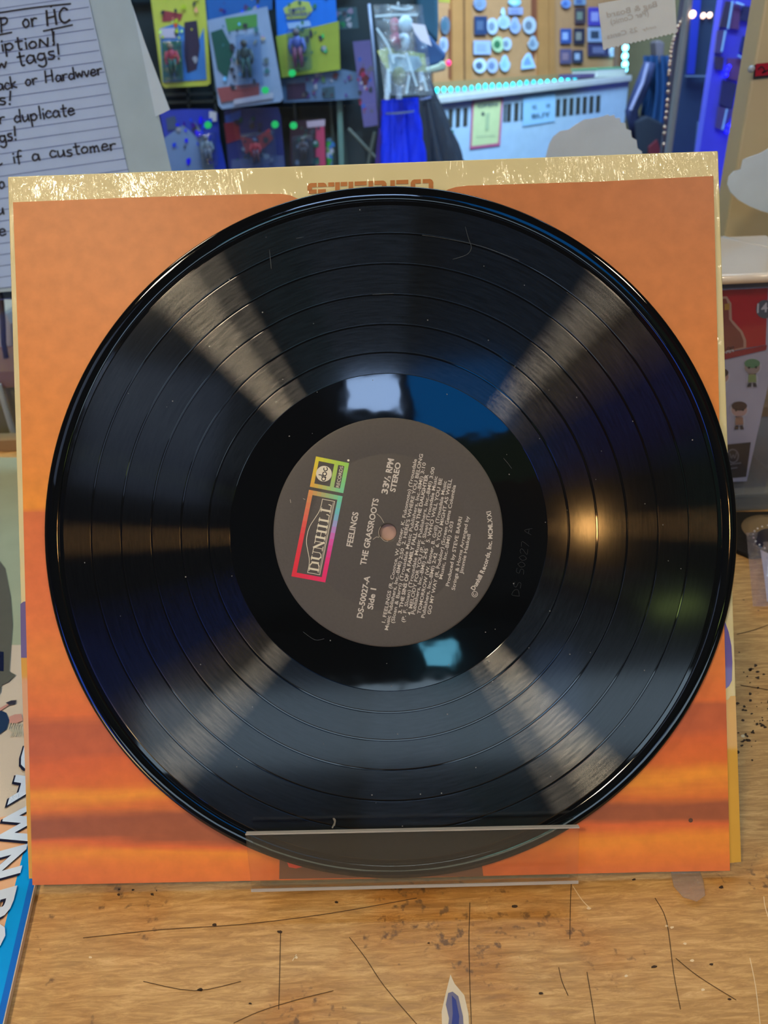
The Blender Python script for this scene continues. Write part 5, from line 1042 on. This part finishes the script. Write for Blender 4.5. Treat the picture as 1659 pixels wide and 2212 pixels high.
# bead chain
bc = [(1490, 10), (1484, 28), (1466, 55), (1455, 86), (1450, 110), (1447, 140), (1445, 170), (1443, 205), (1440, 240), (1436, 275), (1434, 305), (1433, 380)]
t = empty('bead_chain', at(1433, 380, 1.6), 'string of small copper beads hanging beside the pale pole', 'bead string')
obj('thread', MB().tube([at(*p, 1.6) for p in bc], .0016, 6), pc(90, 78, 96), t)
for i in range(len(bc)-1):
    for k in range(3):
        if random.random() < .2: continue
        f_ = (k+random.uniform(0, .5))/3; x = bc[i][0]+(bc[i+1][0]-bc[i][0])*f_; y = bc[i][1]+(bc[i+1][1]-bc[i][1])*f_
        obj('bead', MB().ball(at(x, y, 1.596), .0038, seg=8, rings=6), mat('copper_bead', (235, 190, 160), .2, metal=.6, var=0), t, smooth=True)
# pale pole, dark door, violet board
obj('pale_pole', MB().prism(drop([at(*p, 1.55) for p in ((1494, -60), (1506, -60), (1466, 420), (1450, 420))]), (0, .02, 0)), pc(142, 138, 140, rough=.4), label='pale grey upright pole right of the bead string', cat='pole', bevel=.003)
obj('bead_curtain_rod', MB().prism(drop([at(*p, 1.6) for p in ((1480, -60), (1494, -60), (1450, 420), (1436, 420))]), (0, .01, 0)), pc(92, 90, 110, rough=.5), label='grey violet edge strip left of the pale pole', cat='trim')
dd_ = empty('dark_door', at(1500, 380, 2.2), 'dark navy door panel between the pale pole and the violet board', 'door')
obj('panel', MB().prism(drop([at(*p, 2.2) for p in ((1496, -60), (1570, -60), (1530, 430), (1450, 430))]), (0, .04, 0)), pc(40, 52, 74, rough=.35), dd_)
obj('blue_edge', MB().prism([at(*p, 2.18) for p in ((1502, -60), (1520, -60), (1500, 160), (1485, 160))], (0, .01, 0)), pc(32, 44, 140, rough=.4), dd_)
obj('rail', MB().prism([at(*p, 2.18) for p in ((1482, 163), (1538, 163), (1538, 166), (1482, 166))], (0, .01, 0)), pc(90, 106, 130), dd_)
obj('grey_wrap', MB().prism([at(*p, 2.1) for p in ((1512, 262), (1524, 272), (1520, 340), (1504, 400), (1498, 400))], (0, .02, 0)), pc(66, 84, 130, rough=.3), label='grey blue wrapped bundle at the foot of the dark door', cat='bundle', bevel=.003)
for (x, y) in ((1519, 34), (1533, 33), (1496, 31)):
    obj('fairy_light', MB().ball(at(x, y, 2.197 if x > 1500 else 1.547), .006), mat('fairy_glow', (255, 200, 170), .3, emit=3, var=0), label='tiny warm fairy light %s' % {1519: 'left of a close pair on the dark door', 1533: 'right of a close pair on the dark door', 1496: 'beside the pale pole'}[x], cat='light', group='warm fairy lights near the dark door', smooth=True)
VB = 1.95
vb_ = empty('violet_board', at(1560, 380, VB), 'blue violet lit display board with small framed pictures', 'display board')
obj('board', MB().prism(drop([at(*p, VB) for p in ((1570, -60), (1690, -60), (1640, 560), (1480, 560))]), (0, .03, 0)), pc(84, 80, 215, rough=.4), vb_)
for i, q in enumerate(([(1568, 2), (1582, 4), (1572, 60), (1554, 58)], [(1584, 8), (1600, 10), (1596, 64), (1576, 62)], [(1604, 12), (1632, 16), (1626, 48), (1598, 44)], [(1550, 66), (1566, 64), (1558, 116), (1544, 114)], [(1606, 78), (1628, 84), (1620, 118), (1598, 112)],
                       [(1544, 122), (1564, 124), (1562, 152), (1546, 150)], [(1572, 126), (1608, 126), (1598, 176), (1570, 168)], [(1562, 172), (1592, 182), (1582, 236), (1554, 226)], [(1552, 230), (1586, 238), (1566, 284), (1546, 276)])):
    obj('framed_picture', MB().prism([at(*p, VB-.006) for p in q], (0, .005, 0)), pc(*((74, 62, 90), (110, 74, 120), (60, 60, 100), (92, 78, 130), (52, 60, 100))[i % 5], rough=.3), vb_)
for a, b_ in (((1583, 2), (1573, 62)), ((1568, 66), (1559, 112)), ((1607, 128), (1588, 236)), ((1571, 235), (1561, 280)), ((1594, 120), (1608, 130)), ((1590, 6), (1606, 12))):
    obj('frame_edge', MB().tube([at(*a, VB-.012), at(*b_, VB-.012)], .0022, 6), pc(150, 185, 230, rough=.2), vb_)
for x, y in ((1622, 92), (1620, 100), (1618, 106), (1575, 144), (1571, 152), (1569, 162), (1596, 212), (1593, 224), (1588, 262), (1574, 272), (1570, 284), (1598, 246)):
    obj('led_bulb', MB().ball(at(x, y, VB-.012), .004), mat('led_deep_blue', (20, 20, 255), .3, emit=4 if (x, y) != (1598, 246) else 4, var=0), vb_, smooth=True)
